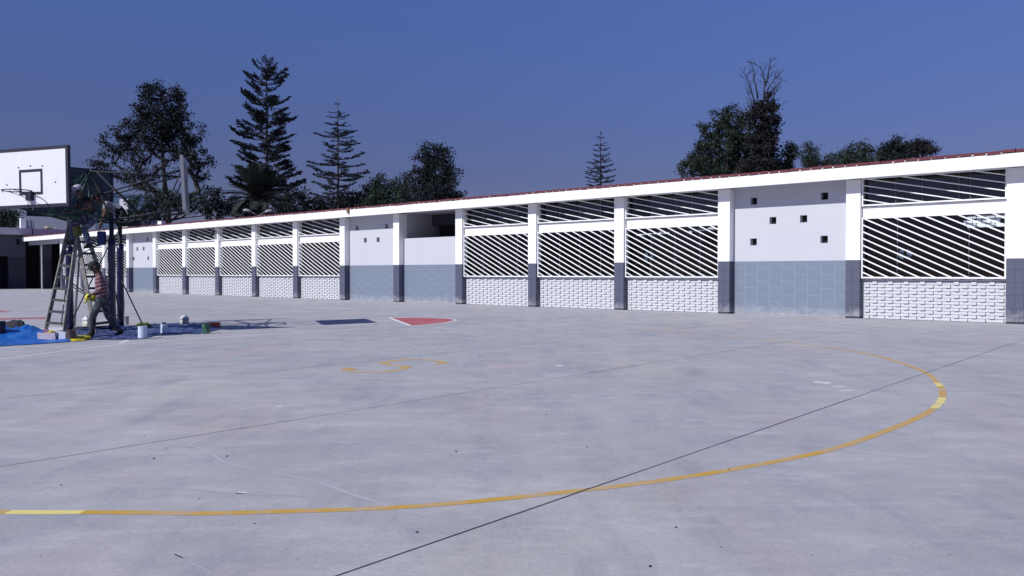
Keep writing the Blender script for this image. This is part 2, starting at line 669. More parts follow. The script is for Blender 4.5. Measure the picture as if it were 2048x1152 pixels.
# letter S painted on the ground
S = [G(*p) for p in ((703, 736), (688, 738.5), (697, 742), (726, 744.5), (760, 745), (795, 741), (812, 736.5), (805, 733.5), (786, 730.5), (764, 727), (770, 724.5), (800, 720.5), (832, 718.5), (860, 720.5), (884, 724), (886, 727), (868, 729.5))]
Sp = smooth_pts(S, 6)
strip("painted_letter", Sp, [0.115] * len(Sp), M['yellow_faded'], 0.0015)
for p0, p1 in (((690, 737), (708, 739.5)), ((762, 726), (776, 728)), ((804, 734), (820, 735.5)), ((878, 724), (890, 726))):
    strip("painted_letter", [G(*p0), G(*p1)], .13, M['yellow'], .0025)

# red painted half circle with its white outline
c0, c1 = G(779, 635.8), G(820, 651.2)
arcp = smooth_pts([c1, G(850, 649.6), G(886, 646), G(905, 642.6), G(911, 640.2), G(903, 638), G(880, 636.4), G(848, 635.7), c0], 6)
b = MB()
mid = (c0 + c1) / 2
for i in range(len(arcp) - 1):
    b.v += [(mid.x, mid.y, .0015), (arcp[i].x, arcp[i].y, .0015), (arcp[i + 1].x, arcp[i + 1].y, .0015)]
    n0 = len(b.v) - 3
    b.f.append((n0, n0 + 1, n0 + 2))
    b.m.append(0)
b.build("red_key_area", M['red'], kind="structure")
strip("white_key_outline", arcp, 0.10, M['white_line'], .003)
strip("white_key_line", [c0, c1], 0.11, M['bar'], .004)
for nm, P, w in (("white_court_line", ((0, 718.5), (140, 700), (250, 688), (404, 676.5), (600, 665.2), (819, 651.4)), .075),
                 ("white_court_line", ((300, 607), (460, 617.5), (600, 622), (690, 626)), .07),
                 ("white_court_line", ((690, 638.5), (779, 635.7)), .06),
                 ("white_tick_mark", ((238, 687), (255, 680.5)), .09),
                 ("white_scrape", ((698, 650.3), (718, 650.9)), .18),
                 ("white_scrape", ((738, 652.2), (762, 652.2)), .07),
                 ("red_court_band", ((-40, 639.5), (0, 638.3), (50, 636.9), (96, 636)), .8),
                 ("red_court_band", ((-60, 628), (-10, 624), (6, 621.6)), .6)):
    strip(nm, [G(*p) for p in P], w, M['red'] if 'red' in nm else M['white_line'], .002)

# lime trickles, scuffs, hairline cracks
for nm, P, w, m in (
        ("lime_trickle", ((375, 890), (415, 905), (440, 922), (475, 933), (515, 940)), .03, 'drip'),
        ("lime_trickle", ((570, 952), (620, 962), (670, 978), (700, 990), (745, 1004), (800, 1022), (860, 1034)), .03, 'drip'),
        ("rubber_scuff", ((325, 975), (400, 983), (480, 990), (610, 994)), .035, 'scuff'),
        ("rubber_scuff", ((920, 733), (945, 718), (955, 702), (948, 690), (935, 684)), .10, 'scuff'),
        ("hairline_crack", ((30, 955), (70, 978), (110, 1000), (160, 1024), (230, 1056), (300, 1090), (350, 1115), (420, 1150)), .009, 'scuff'),
        ("hairline_crack", ((538, 836), (560, 842), (580, 843)), .02, 'scuff'),
        ("hairline_crack", ((345, 1112), (361, 1119.5)), .008, 'joint'),
        ("hairline_crack", ((1080, 755), (1110, 757), (1140, 760)), .025, 'scuff'),
        ("hairline_crack", ((1700, 905), (1850, 921), (1935, 930)), .012, 'scuff'),
        ("white_scuff", ((1630, 764), (1660, 767)), .16, 'white_line'), ("white_scuff", ((1666, 774), (1690, 774)), .05, 'white_line'),
        ("white_scuff", ((1680, 782), (1706, 781)), .06, 'white_line'), ("white_scuff", ((1112, 731.5), (1126, 731.5)), .14, 'white_line'),
        ("white_scuff", ((470, 988), (490, 988)), .04, 'white_line'), ("white_scuff", ((552, 813.5), (564, 813)), .06, 'white_line')):
    strip(nm, smooth_pts([G(*p) for p in P], 5), w, M[m], .001)

# specks of grit and dry leaves
b = MB()
rr = random.Random(5)
spk = [(465, 906), (305, 919), (330, 898), (452, 914), (118, 972), (912, 905), (1444, 1098), (1302, 1137), (1297, 863), (1093, 830), (1137, 830), (1237, 694), (830, 700), (880, 697), (506, 1050), (833, 1068), (1175, 896), (1460, 941), (286, 873), (532, 805), (56, 723), (184, 688), (395, 1000), (1912, 819), (1354, 1058)]
spk += [(rr.uniform(0, 2048), rr.uniform(690, 1140)) for _ in range(55)]
for i, (px, py) in enumerate(spk):
    g = G(px, py)
    r = rr.uniform(.004, .009) if i < 25 else rr.uniform(.0015, .0035)
    b.obox((g.x, g.y, r * .3), (r * 2, r * rr.uniform(.8, 1.6), r * .6), Euler((rr.uniform(-.3, .3), rr.uniform(-.3, .3), rr.uniform(0, 6))).to_matrix())
b.build("grit", M['joint'], kind="stuff")

# ================================================================== long building
RZ = math.atan2(-U2.y, -U2.x)
base = TQ(0, DW)
school = thing("school_building", "long low white school building with grilled windows, grey dado and red tile eave", "building", base, RZ)
PW, PITCH, T0 = 0.43, 4.33, 3.93
KP = range(-3, 17)
Z_DADO, Z_EAVE0, Z_EAVE1 = 1.81, 4.28, 4.64
EAVE = 0.50
X_L, X_R = -81.2, 12.0


def pil(k):
    t = T0 + PITCH * k
    return -(t + PW), -t          # x from left to right


def prt(b, name, m, parent=None, smooth=False, kind=None):
    return b.build(name, m, parent if parent is not None else school, smooth=smooth, kind=kind)


rr = random.Random(21)
for k in KP:
    x0, x1 = pil(k)
    b = MB()
    b.box(x0, x1, 0, .5, Z_DADO, Z_EAVE0 + .02)
    p = prt(b, "pillar", M['white_trim'])
    b = MB()
    b.box(x0 + .004, x1 - .004, .004, .5, -.02, Z_DADO)
    cl = prt(b, "pillar_base", M['stone_grout'])
    hs = [0.0, .06, .42, .78, 1.14, 1.50, 1.81]
    if 0 <= k <= 8:
        for i in range(1, len(hs) - 1):
            for (xa, xb) in ((x0 + .002, x0 + .213), (x0 + .219, x1 - .002)):
                z0, z1 = hs[i] + .003, hs[i + 1] - .003
                piece("stone_tile", M['stone'], cl, ((xa + xb) / 2, .0005 + rr.uniform(-.0015, .001), (z0 + z1) / 2), (xb - xa, .012, z1 - z0))
            piece("stone_tile", M['stone'], cl, (x1 - .0015, .16, (hs[i] + hs[i + 1]) / 2), (.012, .30, hs[i + 1] - hs[i] - .006))
    else:
        b = MB()
        for i in range(1, len(hs) - 1):
            for (xa, xb) in ((x0 + .002, x0 + .213), (x0 + .219, x1 - .002)):
                b.box(xa, xb, -.006, .006, hs[i] + .003, hs[i + 1] - .003)
            b.box(x1 - .008, x1 + .004, .012, .31, hs[i] + .003, hs[i + 1] - .003)
        prt(b, "stone_tile", M['stone'], cl, kind="stuff")

# roof slab, fascia beam, soffit
b = MB()
b.box(X_L, X_R, -EAVE, -EAVE + .16, Z_EAVE0, Z_EAVE1)
prt(b, "fascia_beam", M['white_trim'])
b = MB()
b.box(X_L, X_R, -EAVE + .161, 8.6, 4.345, 4.56)
prt(b, "roof_slab", M['soffit'])
b = MB()
for xa, xb in ((X_L, X_R),):
    b.quad((xa, -EAVE + .02, 4.662), (xb, -EAVE + .02, 4.662), (xb, 4.2, 5.05), (xa, 4.2, 5.05))
    b.quad((xa, 4.2, 5.05), (xb, 4.2, 5.05), (xb, 9.0, 4.6), (xa, 9.0, 4.6))
prt(b, "roof_covering", M['rooftile'])
TP = 0.345
nt_ = int((X_R - X_L - 2) / TP)
rr = random.Random(3)
mort = MB()
for i in range(nt_):
    x = X_R - 4 - TP * (i + .5)
    if x < X_L + .1:
        break
    piece("roof_tile", M['rooftile'], school, (x, -EAVE + .262 + rr.uniform(-.014, .014), 4.722 + rr.uniform(-.008, .008)),
          (TP - .022, .58, .075), (R(5 + rr.uniform(-1, 1)), R(rr.uniform(-1.6, 1.6)), R(rr.uniform(-1, 1))))
    if rr.random() < .85:
        mort.obox((x + TP / 2 + rr.uniform(-.015, .015), -EAVE + .005, 4.668), (rr.uniform(.02, .05), .06, .03 + rr.uniform(0, .02)))
prt(mort, "tile_mortar", M['roofmortar'], kind="stuff")
b = MB()
b.box(X_L, X_R, -EAVE + .03, -EAVE + .5, 4.656, 4.676)
prt(b, "tile_bed", M['mortar'])

rw = random.Random(66)
GR = [b_ for b_ in range(-3, 16) if b_ not in (1, 5, 6, 12)]
n_sep = 0
n_brick = 0


def grille(bay, x0, x1, z0, z1, N, bw, separate):
    y = .10
    fr = MB()
    w = .045
    fr.box(x0, x1, y - .02, y + .02, z0, z0 + w)
    fr.box(x0, x1, y - .02, y + .02, z1 - w, z1)
    fr.box(x0, x0 + w, y - .0195, y + .0195, z0 + w, z1 - w)
    fr.box(x1 - w, x1, y - .0195, y + .0195, z0 + w, z1 - w)
    g = prt(fr, "window_grille", M['bar'])
    W, Hh = x1 - x0, z1 - z0
    joined = MB()
    for j in range(-(N - 1), N):
        f = j / N
        if j >= 0:
            a, c = (0, f), (1 - f, 1)
        else:
            a, c = (-f, 0), (1, 1 + f)
        pa = Vector((x0 + a[0] * W, z1 - a[1] * Hh))
        pc = Vector((x0 + c[0] * W, z1 - c[1] * Hh))
        d = pc - pa
        L = d.length - .05
        if L < .05:
            continue
        an = math.atan2(-d.y, d.x)
        c3 = ((pa.x + pc.x) / 2, y, (pa.y + pc.y) / 2)
        if separate:
            piece("bar", M['bar'], g, c3, (L, .026, bw), (0, an, 0))
        else:
            joined.obox(c3, (L, .026, bw), Euler((0, an, 0)).to_matrix())
    if not separate:
        prt(joined, "bar", M['bar'], g, kind="stuff")


def window(x0, x1, z0, z1, cuts, gm):
    y = .325
    fr = MB()
    w = .03
    fr.box(x0, x1, y - .02, y + .02, z0, z0 + w)
    fr.box(x0, x1, y - .02, y + .02, z1 - w, z1)
    xs = [x0] + [x0 + (x1 - x0) * c for c in cuts] + [x1]
    for i, x in enumerate(xs):
        ww = .022 if 0 < i < len(xs) - 1 else .05
        xa = x - ww / 2 if 0 < i < len(xs) - 1 else (x if i == 0 else x - ww)
        fr.box(xa, xa + ww, y - .019, y + .019, z0 + w, z1 - w)
    wf = prt(fr, "window_frame", M['alu'])
    for a, c in zip(xs[:-1], xs[1:]):
        q = MB()
        q.box(a + .02, c - .02, y - .003, y + .003, z0 + .02, z1 - .02)
        prt(q, "pane", gm if rw.random() < .55 else M["glass_mid"], wf)


def brick_wall(bay, x0, x1):
    global n_brick
    rr = random.Random(40 + bay)
    yb = .24
    b = MB()
    b.box(x0, x1, yb + .022, .50, -.02, 1.165)
    wall = prt(b, "brick_wall", M['mortar'])
    joined = MB()
    per, hd, ch = .45, .145, 1.15 / 12
    cand = []
    for row in range(12):
        off = 0 if row % 2 else per / 2
        z0 = .006 + row * ch
        x = x0 - per + off
        while x < x1:
            for (xa, xb, proud) in ((x, x + per - hd, 0.0), (x + per - hd, x + per, .042)):
                xa, xb = max(xa, x0), min(xb, x1)
                if xb - xa > .03:
                    cand.append((xa + .006, xb - .006, proud + rr.uniform(-.003, .004), z0 + .006, z0 + ch - .006))
            x += per
    cand.sort(key=lambda c: -c[1])
    for (xa, xb, proud, z0, z1) in cand:
        ya, ybk = yb - proud, yb + .06
        c3, s3 = ((xa + xb) / 2, (ya + ybk) / 2, (z0 + z1) / 2), (xb - xa, ybk - ya, z1 - z0)
        rot = (R(rr.uniform(-.5, .5)), R(rr.uniform(-.5, .5)), R(rr.uniform(-.6, .6)))
        if bay in (0, 2) and n_brick < 300:
            piece("brick", M['brick'], wall, c3, s3, rot)
            n_brick += 1
        else:
            joined.obox(c3, s3, Euler(rot).to_matrix())
    if joined.v:
        prt(joined, "brick", M['brick'], wall, kind="stuff")
    s = MB()
    s.box(x0, x1, yb - .03, .56, 1.167, 1.215)
    prt(s, "window_sill", M['brick'])


for bay in GR:
    xa, xb = pil(bay + 1)[1], pil(bay)[0]
    sep = 0 <= bay <= 13
    grille(bay, xa + .01, xb - .01, 1.245, 3.12, 9, .038, sep)
    grille(bay, xa + .01, xb - .01, 3.47, 4.335, 4, .031, sep)
    b = MB()
    b.box(xa, xb, .17, .30, 3.105, 3.445)
    prt(b, "lintel_beam", M['white_trim'])
    brick_wall(bay, xa, xb)
    window(xa + .001, xb - .001, 1.217, 3.103, ((.255, .75) if bay == 0 else (.26, .52, .78)), M["glass"])
    window(xa + .001, xb - .001, 3.447, 4.343, ((.24, .43, .68, .755) if bay == 0 else (.27, .53, .70) if bay == 2 else (.26, .52, .78)), M["glass_up"])
    b = MB()
    b.box(xa - .002, xa + .30, .501, 1.6, 0, 4.34)
    prt(b, "inner_pier", M['interior_light'])


def holed_panel(bay, holes, hw, y, z0, z1, nm="wall_panel"):
    xa, xb = pil(bay + 1)[1], pil(bay)[0]
    xs = sorted({xa, xb} | {h[0] - hw / 2 for h in holes} | {h[0] + hw / 2 for h in holes})
    zs = sorted({z0, z1} | {h[1] - hw / 2 for h in holes} | {h[1] + hw / 2 for h in holes})
    b = MB()
    for i in range(len(xs) - 1):
        for j in range(len(zs) - 1):
            mx, mz = (xs[i] + xs[i + 1]) / 2, (zs[j] + zs[j + 1]) / 2
            if any(abs(mx - h[0]) < hw / 2 and abs(mz - h[1]) < hw / 2 for h in holes):
                continue
            b.quad((xs[i], y, zs[j]), (xs[i + 1], y, zs[j]), (xs[i + 1], y, zs[j + 1]), (xs[i], y, zs[j + 1]))
    dp = .24
    for (hx, hz) in holes:
        l, r, t, d = hx - hw / 2, hx + hw / 2, hz + hw / 2, hz - hw / 2
        b.quad((l, y, d), (l, y, t), (l, y + dp, t), (l, y + dp, d))
        b.quad((r, y, t), (r, y, d), (r, y + dp, d), (r, y + dp, t))
        b.quad((l, y, t), (r, y, t), (r, y + dp, t), (l, y + dp, t))
        b.quad((r, y, d), (l, y, d), (l, y + dp, d), (r, y + dp, d))
    w = prt(b, nm, M['offwhite'])
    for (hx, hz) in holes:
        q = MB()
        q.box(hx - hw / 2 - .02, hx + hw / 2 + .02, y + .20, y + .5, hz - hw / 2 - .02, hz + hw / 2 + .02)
        # a black block sits back in each opening in place of its unlit depth
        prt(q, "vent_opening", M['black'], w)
    return w


def dado(bay, y, cols=9, row=.45):
    xa, xb = pil(bay + 1)[1], pil(bay)[0]
    b = MB()
    b.box(xa, xb, y - .0025, y + .3, -.02, Z_DADO)
    d = prt(b, "tiled_dado", M['grout'])
    cw = (xb - xa) / cols
    rr = random.Random(bay)
    for c in range(cols):
        off = 0.0 if c % 2 else row / 2
        z = Z_DADO - (0 if off == 0 else row / 2)
        cuts = [Z_DADO]
        z = Z_DADO - (row if off == 0 else row / 2)
        while z > .06:
            cuts.append(z)
            z -= row
        cuts.append(.03)
        for za, zb in zip(cuts[:-1], cuts[1:]):
            if za - zb < .05:
                continue
            piece("wall_tile", M['tile'], d, (xa + (c + .5) * cw, y + rr.uniform(-.0008, .0008), (za + zb) / 2), (cw - .013, .012, za - zb - .013))
    # ragged splash of lime and dirt along the foot
    b = MB()
    x = xa
    prev = None
    while x < xb:
        h = .02 + .07 * rr.random() ** 3
        if prev is not None:
            b.quad((prev[0], y - .0095, .004), (x, y - .0095, .004), (x, y - .0095, h), (prev[0], y - .0095, prev[1]))
        prev = (x, h)
        x += rr.uniform(.04, .14)
    prt(b, "splash_stain", M['dirt'])


PY = .30
holed_panel(1, [(-t, z) for t, z in ((11.86, 3.86), (9.47, 3.88), (11.18, 3.17), (10.14, 3.18), (11.86, 2.47), (9.47, 2.49))], .235, PY, Z_DADO, 4.345)
dado(1, PY)
holed_panel(6, [(-t, z) for t, z in ((33.59, 3.74), (31.21, 3.75), (32.9, 3.10), (31.87, 3.10))], .235, PY, Z_DADO, 4.345)
dado(6, PY)
holed_panel(12, [(-t, z) for t, z in ((60.17, 3.86), (57.79, 3.86), (59.47, 3.18), (58.43, 3.19), (60.08, 2.48), (57.71, 2.47))], .26, PY, Z_DADO, 4.345)
dado(12, PY)
# bay with a low wall in front of a dark entrance passage
xa, xb = pil(6)[1], pil(5)[0]
b = MB()
b.box(xa, xb, PY, PY + .16, Z_DADO, 3.10)
prt(b, "low_wall", M['offwhite'])
dado(5, PY)
b = MB()
b.box(xa - .2, xa - .001, .501, 4.2, 0, 4.344)
b.box(xb + .001, xb + .2, .501, 4.2, 0, 4.344)
prt(b, "passage_wall", M['offwhite'])
b = MB()
b.box(xa, xb, 2.2, 2.4, 3.80, 4.344)
prt(b, "passage_back_wall", M['wing_dado'])
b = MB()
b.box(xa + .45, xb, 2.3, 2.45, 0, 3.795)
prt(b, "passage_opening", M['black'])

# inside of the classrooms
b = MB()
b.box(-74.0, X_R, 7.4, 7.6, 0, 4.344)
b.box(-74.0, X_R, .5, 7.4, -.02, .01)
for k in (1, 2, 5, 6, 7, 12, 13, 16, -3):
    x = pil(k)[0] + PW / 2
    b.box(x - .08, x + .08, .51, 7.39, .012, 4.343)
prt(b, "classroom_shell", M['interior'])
b = MB()
b.box(-74.05, -73.99, .3, 8.4, 0, 4.34)
b.box(X_R - .1, X_R, .3, 8.4, 0, 4.34)
prt(b, "end_wall", M['offwhite'])
# cut-outs added before the panes, for bright patches and a reflection in the glass
stk = mat("dull_blue_reflection", (.07, .10, .14), .6, .1)
sh = mat("pale_cutout", (0.66, 0.72, 0.74), 0.8, 0.03)
x0, x1 = pil(1)[1], pil(0)[0]
for i in range(4):
    for j in range(3):
        xx = x1 - .10 - i * .235 - (.10 if j % 2 else 0)
        piece("pane_cutout", sh, school, (xx - .11, .294 - .002 * j, 2.99 - j * .115), (.215, .004, .10), (0, R(-1.5), 0))
xw = pil(3)[1]
for fa, fb, zz, hh in ((.10, .20, 2.86, .05), (.21, .33, 2.88, .035), (.34, .46, 2.885, .05), (.36, .40, 2.94, .05), (.66, .70, 2.9, .07), (.72, .98, 2.94, .035), (.86, .93, 3.0, .06)):
    piece("pane_cutout", sh, school, (xw + 3.9 * (fa + fb) / 2, .290, zz), (3.9 * (fb - fa), .004, hh), (0, R(-1), 0))
for cx, cz, r, bay in ((-(8.21 - .26 * 3.86 - .16), 1.98, .155, 0), (-(16.9 - .26 * 3.86 + .1), 2.05, .17, 2)):
    for sgn in (-1, 1):
        b = MB()
        n = 10
        i0 = len(b.v)
        for k in range(n + 1):
            a = R(90 + sgn * 180 * k / n)
            b.v.append((cx + sgn * -.045 + r * math.cos(a) * 1.0, .300, cz + r * math.sin(a)))
        for k in range(n + 1):
            a = R(90 + sgn * 180 * k / n)
            b.v.append((cx + sgn * -.045 + r * math.cos(a) * 1.0, .304, cz + r * math.sin(a)))
        b.f.append(tuple(range(n + 1)))
        b.f.append(tuple(range(2 * n + 1, n, -1)))
        b.m += [0, 0]
        prt(b, "pane_reflection_disc", stk)  # half disc added for a reflected round shape

# veranda end: post and beam
b = MB()
b.box(-78.25, -78.15, .05, .15, -.02, 3.95)
prt(b, "veranda_post", M['wing_slab'])
b = MB()
b.box(X_L, -74.06, .0, .28, 3.952, 4.344)
prt(b, "veranda_beam", M['offwhite'])
# broken bracket on the fascia
rust = mat("rusty_broken_metal", (0.20, 0.12, 0.07), 0.8, 0.4, 30)
tb = -33.2
b = MB()
b.obox((tb, -EAVE - .05, 4.57), (.10, .09, .26), Euler((0, R(6), 0)).to_matrix())
b.obox((tb - .1, -EAVE - .04, 4.66), (.26, .08, .03), Euler((0, R(-8), 0)).to_matrix())
prt(b, "broken_downpipe_bracket", rust)

# dark lamp on the far pillar
lx = pil(10)[0] + .10
lamp = thing("wall_lamp", "small dark wall lamp fixed high on a white pillar of the long building", "lamp", school.matrix_basis @ Vector((0, 0, 0)), RZ)
lamp.location = base + Vector((0, 0, 0))
b = MB()
b.obox((lx, -.10, 4.06), (.05, .2, .05))
b.build("bracket", M['steel'], lamp)
b = MB()
b.lathe([(.02, .12), (.10, .02), (.13, -.18), (.09, -.24), (.02, -.26)], 12, (lx, -.20, 4.0))
b.build("lamp_head", M['steel'], lamp, smooth=True)

# ================================================================== wing at the left end
wing = thing("classroom_wing", "shaded grey flat roofed wing with black doorways at the far left", "building", TQ(82, DW), RZ)
yk = lambda px: -2.05 + .0412 * px
ops = [(-6.0, -4.8, 2.6), (-2.9, yk(16), 2.95), (yk(50), yk(79), 4.7), (yk(103), yk(121), 4.2)]
b, b2, b3 = MB(), MB(), MB()
ys = -16.0
for (a, c, top) in ops + [(14.0, 14.0, 0)]:
    b.box(-.3, 0, ys, a, 1.9 * 1.5, 4.88)
    b2.box(-.3, .004, ys, a, -.02, 1.9 * 1.5)
    if c > a:
        if top < 4.6:
            b.box(-.3, 0, a, c, top, 4.88)
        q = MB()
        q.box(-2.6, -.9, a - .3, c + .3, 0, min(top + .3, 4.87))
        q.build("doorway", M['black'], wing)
    ys = c
b.build("upper_wall", M['wing_wall'], wing)
b2.build("lower_wall", M['wing_dado'], wing)
b3.box(-9, .95, -16.5, 14.2, 4.885, 5.48)
b3.build("roof_slab", M['wing_slab'], wing)
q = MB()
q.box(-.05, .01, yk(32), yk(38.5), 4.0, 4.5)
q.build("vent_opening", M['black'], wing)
q = MB()
q.box(.95, 1.0, yk(56), yk(57.5), 4.9, 5.46)
q.build("downpipe_stain", M['joint'], wing)

tank = thing("roof_tank", "pale box shaped tank standing on the shaded wing roof", "water tank", TQ(82.6, DW, 5.48), RZ)
tm = mat("tank_shade_grey", (.50, .50, .58), .7, .05)
b = MB(); b.box(-1.0, 0, yk(54.5), yk(74), 0, .82); b.build("tank_body", tm, tank)
b = MB(); b.box(-.06, .25, yk(43.5), yk(54), 0, .98); b.build("tank_lit_side", M['white_trim'], tank)  # tank's sunlit side made white, its shaded body made grey
for xx in (58, 66):
    b = MB(); b.box(.001, .03, yk(xx), yk(xx) + .04, .02, .8); b.build("seam", M['joint'], tank)
cream = mat("cream_sacks", (.55, .45, .33), .9, .15)
pile = thing("sack_pile", "small pile of cream sacks and blocks lying on the wing roof edge", "sacks", TQ(82.4, DW, 5.48), RZ)
for (pa, pb, za, zb, m_) in ((90, 98, 0, .14, cream), (96, 109, .16, .34, cream), (97, 111, .0, .155, M['wing_wall']), (112, 124, 0, .22, tm)):
    b = MB()
    n0 = 6
    for i in range(2):
        b.obox((-.2, (yk(pa) + yk(pb)) / 2, (za + zb) / 2), (.5 - .1 * i, yk(pb) - yk(pa) - .12 + .1 * i, (zb - za) * (1 - .3 * i)))
    b.build("sack" if m_ is cream else "block", m_, pile)
# small white box left lying on the tiles
sb = thing("roof_box", "small white box lying on the red tile edge above a far pillar", "box", TQ(54.3, DW - .30, 4.74), RZ)
b = MB(); b.box(-.28, .28, -.15, .15, 0, .20); b.build("box_body", M['white_trim'], sb)
b = MB(); b.box(-.30, .30, -.17, .17, .201, .23); b.build("lid", M['white_trim'], sb)
# ================================================================== trees
def leaf_mat(name, c, isl=0.5):
    m = mat(name, c, 0.65, 0.25, 0.8, island=isl, spec=0.12)
    return m


M['leaf_dark'] = leaf_mat("dark_broad_leaves", (0.016, 0.021, 0.023))
M['leaf_green'] = leaf_mat("mid_green_leaves", (0.027, 0.044, 0.032))
M['leaf_euc'] = leaf_mat("grey_green_leaves", (0.027, 0.039, 0.029))
M['needle'] = leaf_mat("dark_needles", (0.013, 0.019, 0.021))
M['leaf_brown'] = leaf_mat("brownish_ivy_leaves", (0.021, 0.021, 0.023))
M['palm_leaf'] = leaf_mat("palm_leaflets", (0.030, 0.040, 0.034), 0.4)
M['bark'] = mat("dark_bark", (0.040, 0.034, 0.036), 0.9, 0.3, 4.0, 0.3, 20)
M['dead'] = mat("dead_grey_twigs", (0.030, 0.027, 0.032), 0.9, 0.2, 5.0)


def leaf_cloud(name, P, size, m, parent, aspect=0.5, rng=RNG, up=0.0):
    n = len(P)
    nrm = rng.normal(size=(n, 3))
    nrm[:, 2] += up
    nrm /= np.linalg.norm(nrm, axis=1)[:, None]
    t = rng.normal(size=(n, 3))
    a = np.cross(nrm, t)
    a /= np.linalg.norm(a, axis=1)[:, None]
    b = np.cross(nrm, a)
    s = size * (0.6 + 0.8 * rng.random(n))[:, None]
    bend = nrm * s * 0.18
    v = np.stack([P - a * s, P - b * s * aspect + bend, P + a * s, P + b * s * aspect + bend], axis=1).reshape(-1, 3)
    me = bpy.data.meshes.new(name)
    me.vertices.add(4 * n)
    me.vertices.foreach_set("co", v.ravel())
    me.loops.add(4 * n)
    me.loops.foreach_set("vertex_index", np.arange(4 * n, dtype=np.int32))
    me.polygons.add(n)
    me.polygons.foreach_set("loop_start", np.arange(0, 4 * n, 4, dtype=np.int32))
    me.polygons.foreach_set("loop_total", np.full(n, 4, dtype=np.int32))
    me.update(calc_edges=True)
    me.materials.append(m)
    return link(name, me, parent, kind="stuff")


def skeleton(targets, trunk, r_tip, wobble, rr, parent, name="limbs", m=None, trunk_r=None):
    """Branches that reach every target from the trunk, thicker where more hang on them."""
    nodes = [Vector(p) for p in trunk]
    par = [i - 1 for i in range(len(nodes))]
    order = sorted(range(len(targets)), key=lambda i: (Vector(targets[i]) - nodes[len(trunk) // 2]).length)
    tips = []
    arr = np.array([tuple(p) for p in nodes])
    for i in order:
        t = np.array(targets[i])
        d = t - arr
        dist = np.linalg.norm(d, axis=1)
        pen = dist + np.where(d[:, 2] < 0.12 * dist, dist * 1.2 + 1.0, 0) + 0.25 * np.linalg.norm(arr[:, :2] - arr[0, :2], axis=1) * 0
        k = int(np.argmin(pen))
        p0 = nodes[k]
        tv = Vector(targets[i])
        L = (tv - p0).length
        ns = max(1, min(5, int(L / 0.7)))
        last = k
        new = []
        for s in range(1, ns + 1):
            f = s / ns
            q = p0.lerp(tv, f)
            q.z -= math.sin(math.pi * f) * L * 0.06
            if s < ns:
                q += Vector((rr.uniform(-1, 1), rr.uniform(-1, 1), rr.uniform(-1, 1))) * wobble * L
            nodes.append(q)
            par.append(last)
            last = len(nodes) - 1
            new.append(tuple(q))
        arr = np.vstack([arr, np.array(new)])
        tips.append(last)
    w = [0.0] * len(nodes)
    for t in tips:
        w[t] += 1
    for i in range(len(nodes) - 1, 0, -1):
        w[par[i]] += w[i]
    rad = [r_tip * max(1.0, x) ** 0.46 for x in w]
    b = MB()
    for i in range(1, len(nodes)):
        if i < len(trunk):
            continue
        n = 5 if rad[i] > 2.2 * r_tip else 3
        b.path([nodes[par[i]], nodes[i]], [min(rad[par[i]], rad[i] * 1.35), rad[i]], n, caps=False)
    if b.v:
        b.build(name, m or M['bark'], parent, smooth=True, kind="stuff")
    tb = MB()
    tb.path(trunk, [max(rad[i], (trunk_r or 0) * (1 - 0.75 * i / len(trunk))) for i in range(len(trunk))], 8, caps=True)
    tb.build("trunk", m or M['bark'], parent, smooth=True)


def in_lobes(lobes, n, rng, shell=0.55):
    """Points spread through ellipsoid lobes, more of them near the outside."""
    vol = np.array([l[3] * l[4] * l[5] for l in lobes]) ** 0.75 * np.array([l[6] for l in lobes])
    vol /= vol.sum()
    out = []
    for l, k in zip(lobes, (vol * n).round().astype(int)):
        k = max(k, 3)
        d = rng.normal(size=(k, 3))
        d /= np.linalg.norm(d, axis=1)[:, None]
        rad = shell + (1 - shell) * rng.random(k) ** 0.6
        rad = np.where(rng.random(k) < .25, rng.random(k) ** .5, rad)
        rad = np.where(rng.random(k) < .13, rad * (1.08 + .3 * rng.random(k)), rad)
        out.append(np.array(l[:3]) + d * rad[:, None] * np.array(l[3:6]))
    return np.vstack(out)


def px_lobes(depth, lobs, seed, base):
    """Lobes given by their column, row and half sizes as seen in the photograph, in a tree of that distance."""
    rr = random.Random(seed)
    k = depth / 1600.0
    out = []
    for lb in lobs:
        x, y, rx, ry = lb[:4]
        c = spot(x, depth, H_EYE + (546.5 - y) * k)
        dz = rr.uniform(-.6, .6) * rx * k
        c = c - base
        out.append((c.x + dz * 0.2, c.y + dz, c.z, rx * k, rx * k * rr.uniform(.8, 1.1), ry * k, lb[4] if len(lb) > 4 else 1.0))
    return out


def broad_tree(name, label, depth, tx, lobs, m, n_t, per, spread, leaf, seed, group=None, trunk_px=None, r_tip=.02, shell=.55, wob=.06, aspect=.5):
    rng = np.random.default_rng(seed)
    rr = random.Random(seed)
    base = spot(tx, depth, -.03)
    root = thing(name, label, "tree", base, 0, group)
    L = px_lobes(depth, lobs, seed, base)
    T = in_lobes(L, n_t, rng, shell)
    zmin = min(l[2] - l[5] for l in L)
    zmax = max(l[2] for l in L)
    cx = float(np.mean([l[0] for l in L]))
    top = zmin + .7 * (zmax - zmin)
    tr = []
    for i in range(7):
        f = i / 6
        tr.append(Vector((cx * f * .8 + rr.uniform(-.15, .15) * f, rr.uniform(-.2, .2) * f, top * f)))
    skeleton([tuple(t) for t in T], tr, r_tip, wob, rr, root, trunk_r=.022 * top)
    P = np.repeat(T, per, axis=0)
    P = P + rng.normal(size=P.shape) * spread * np.array([1, 1, .75])
    leaf_cloud("foliage", P, leaf, m, root, aspect, rng)
    return root


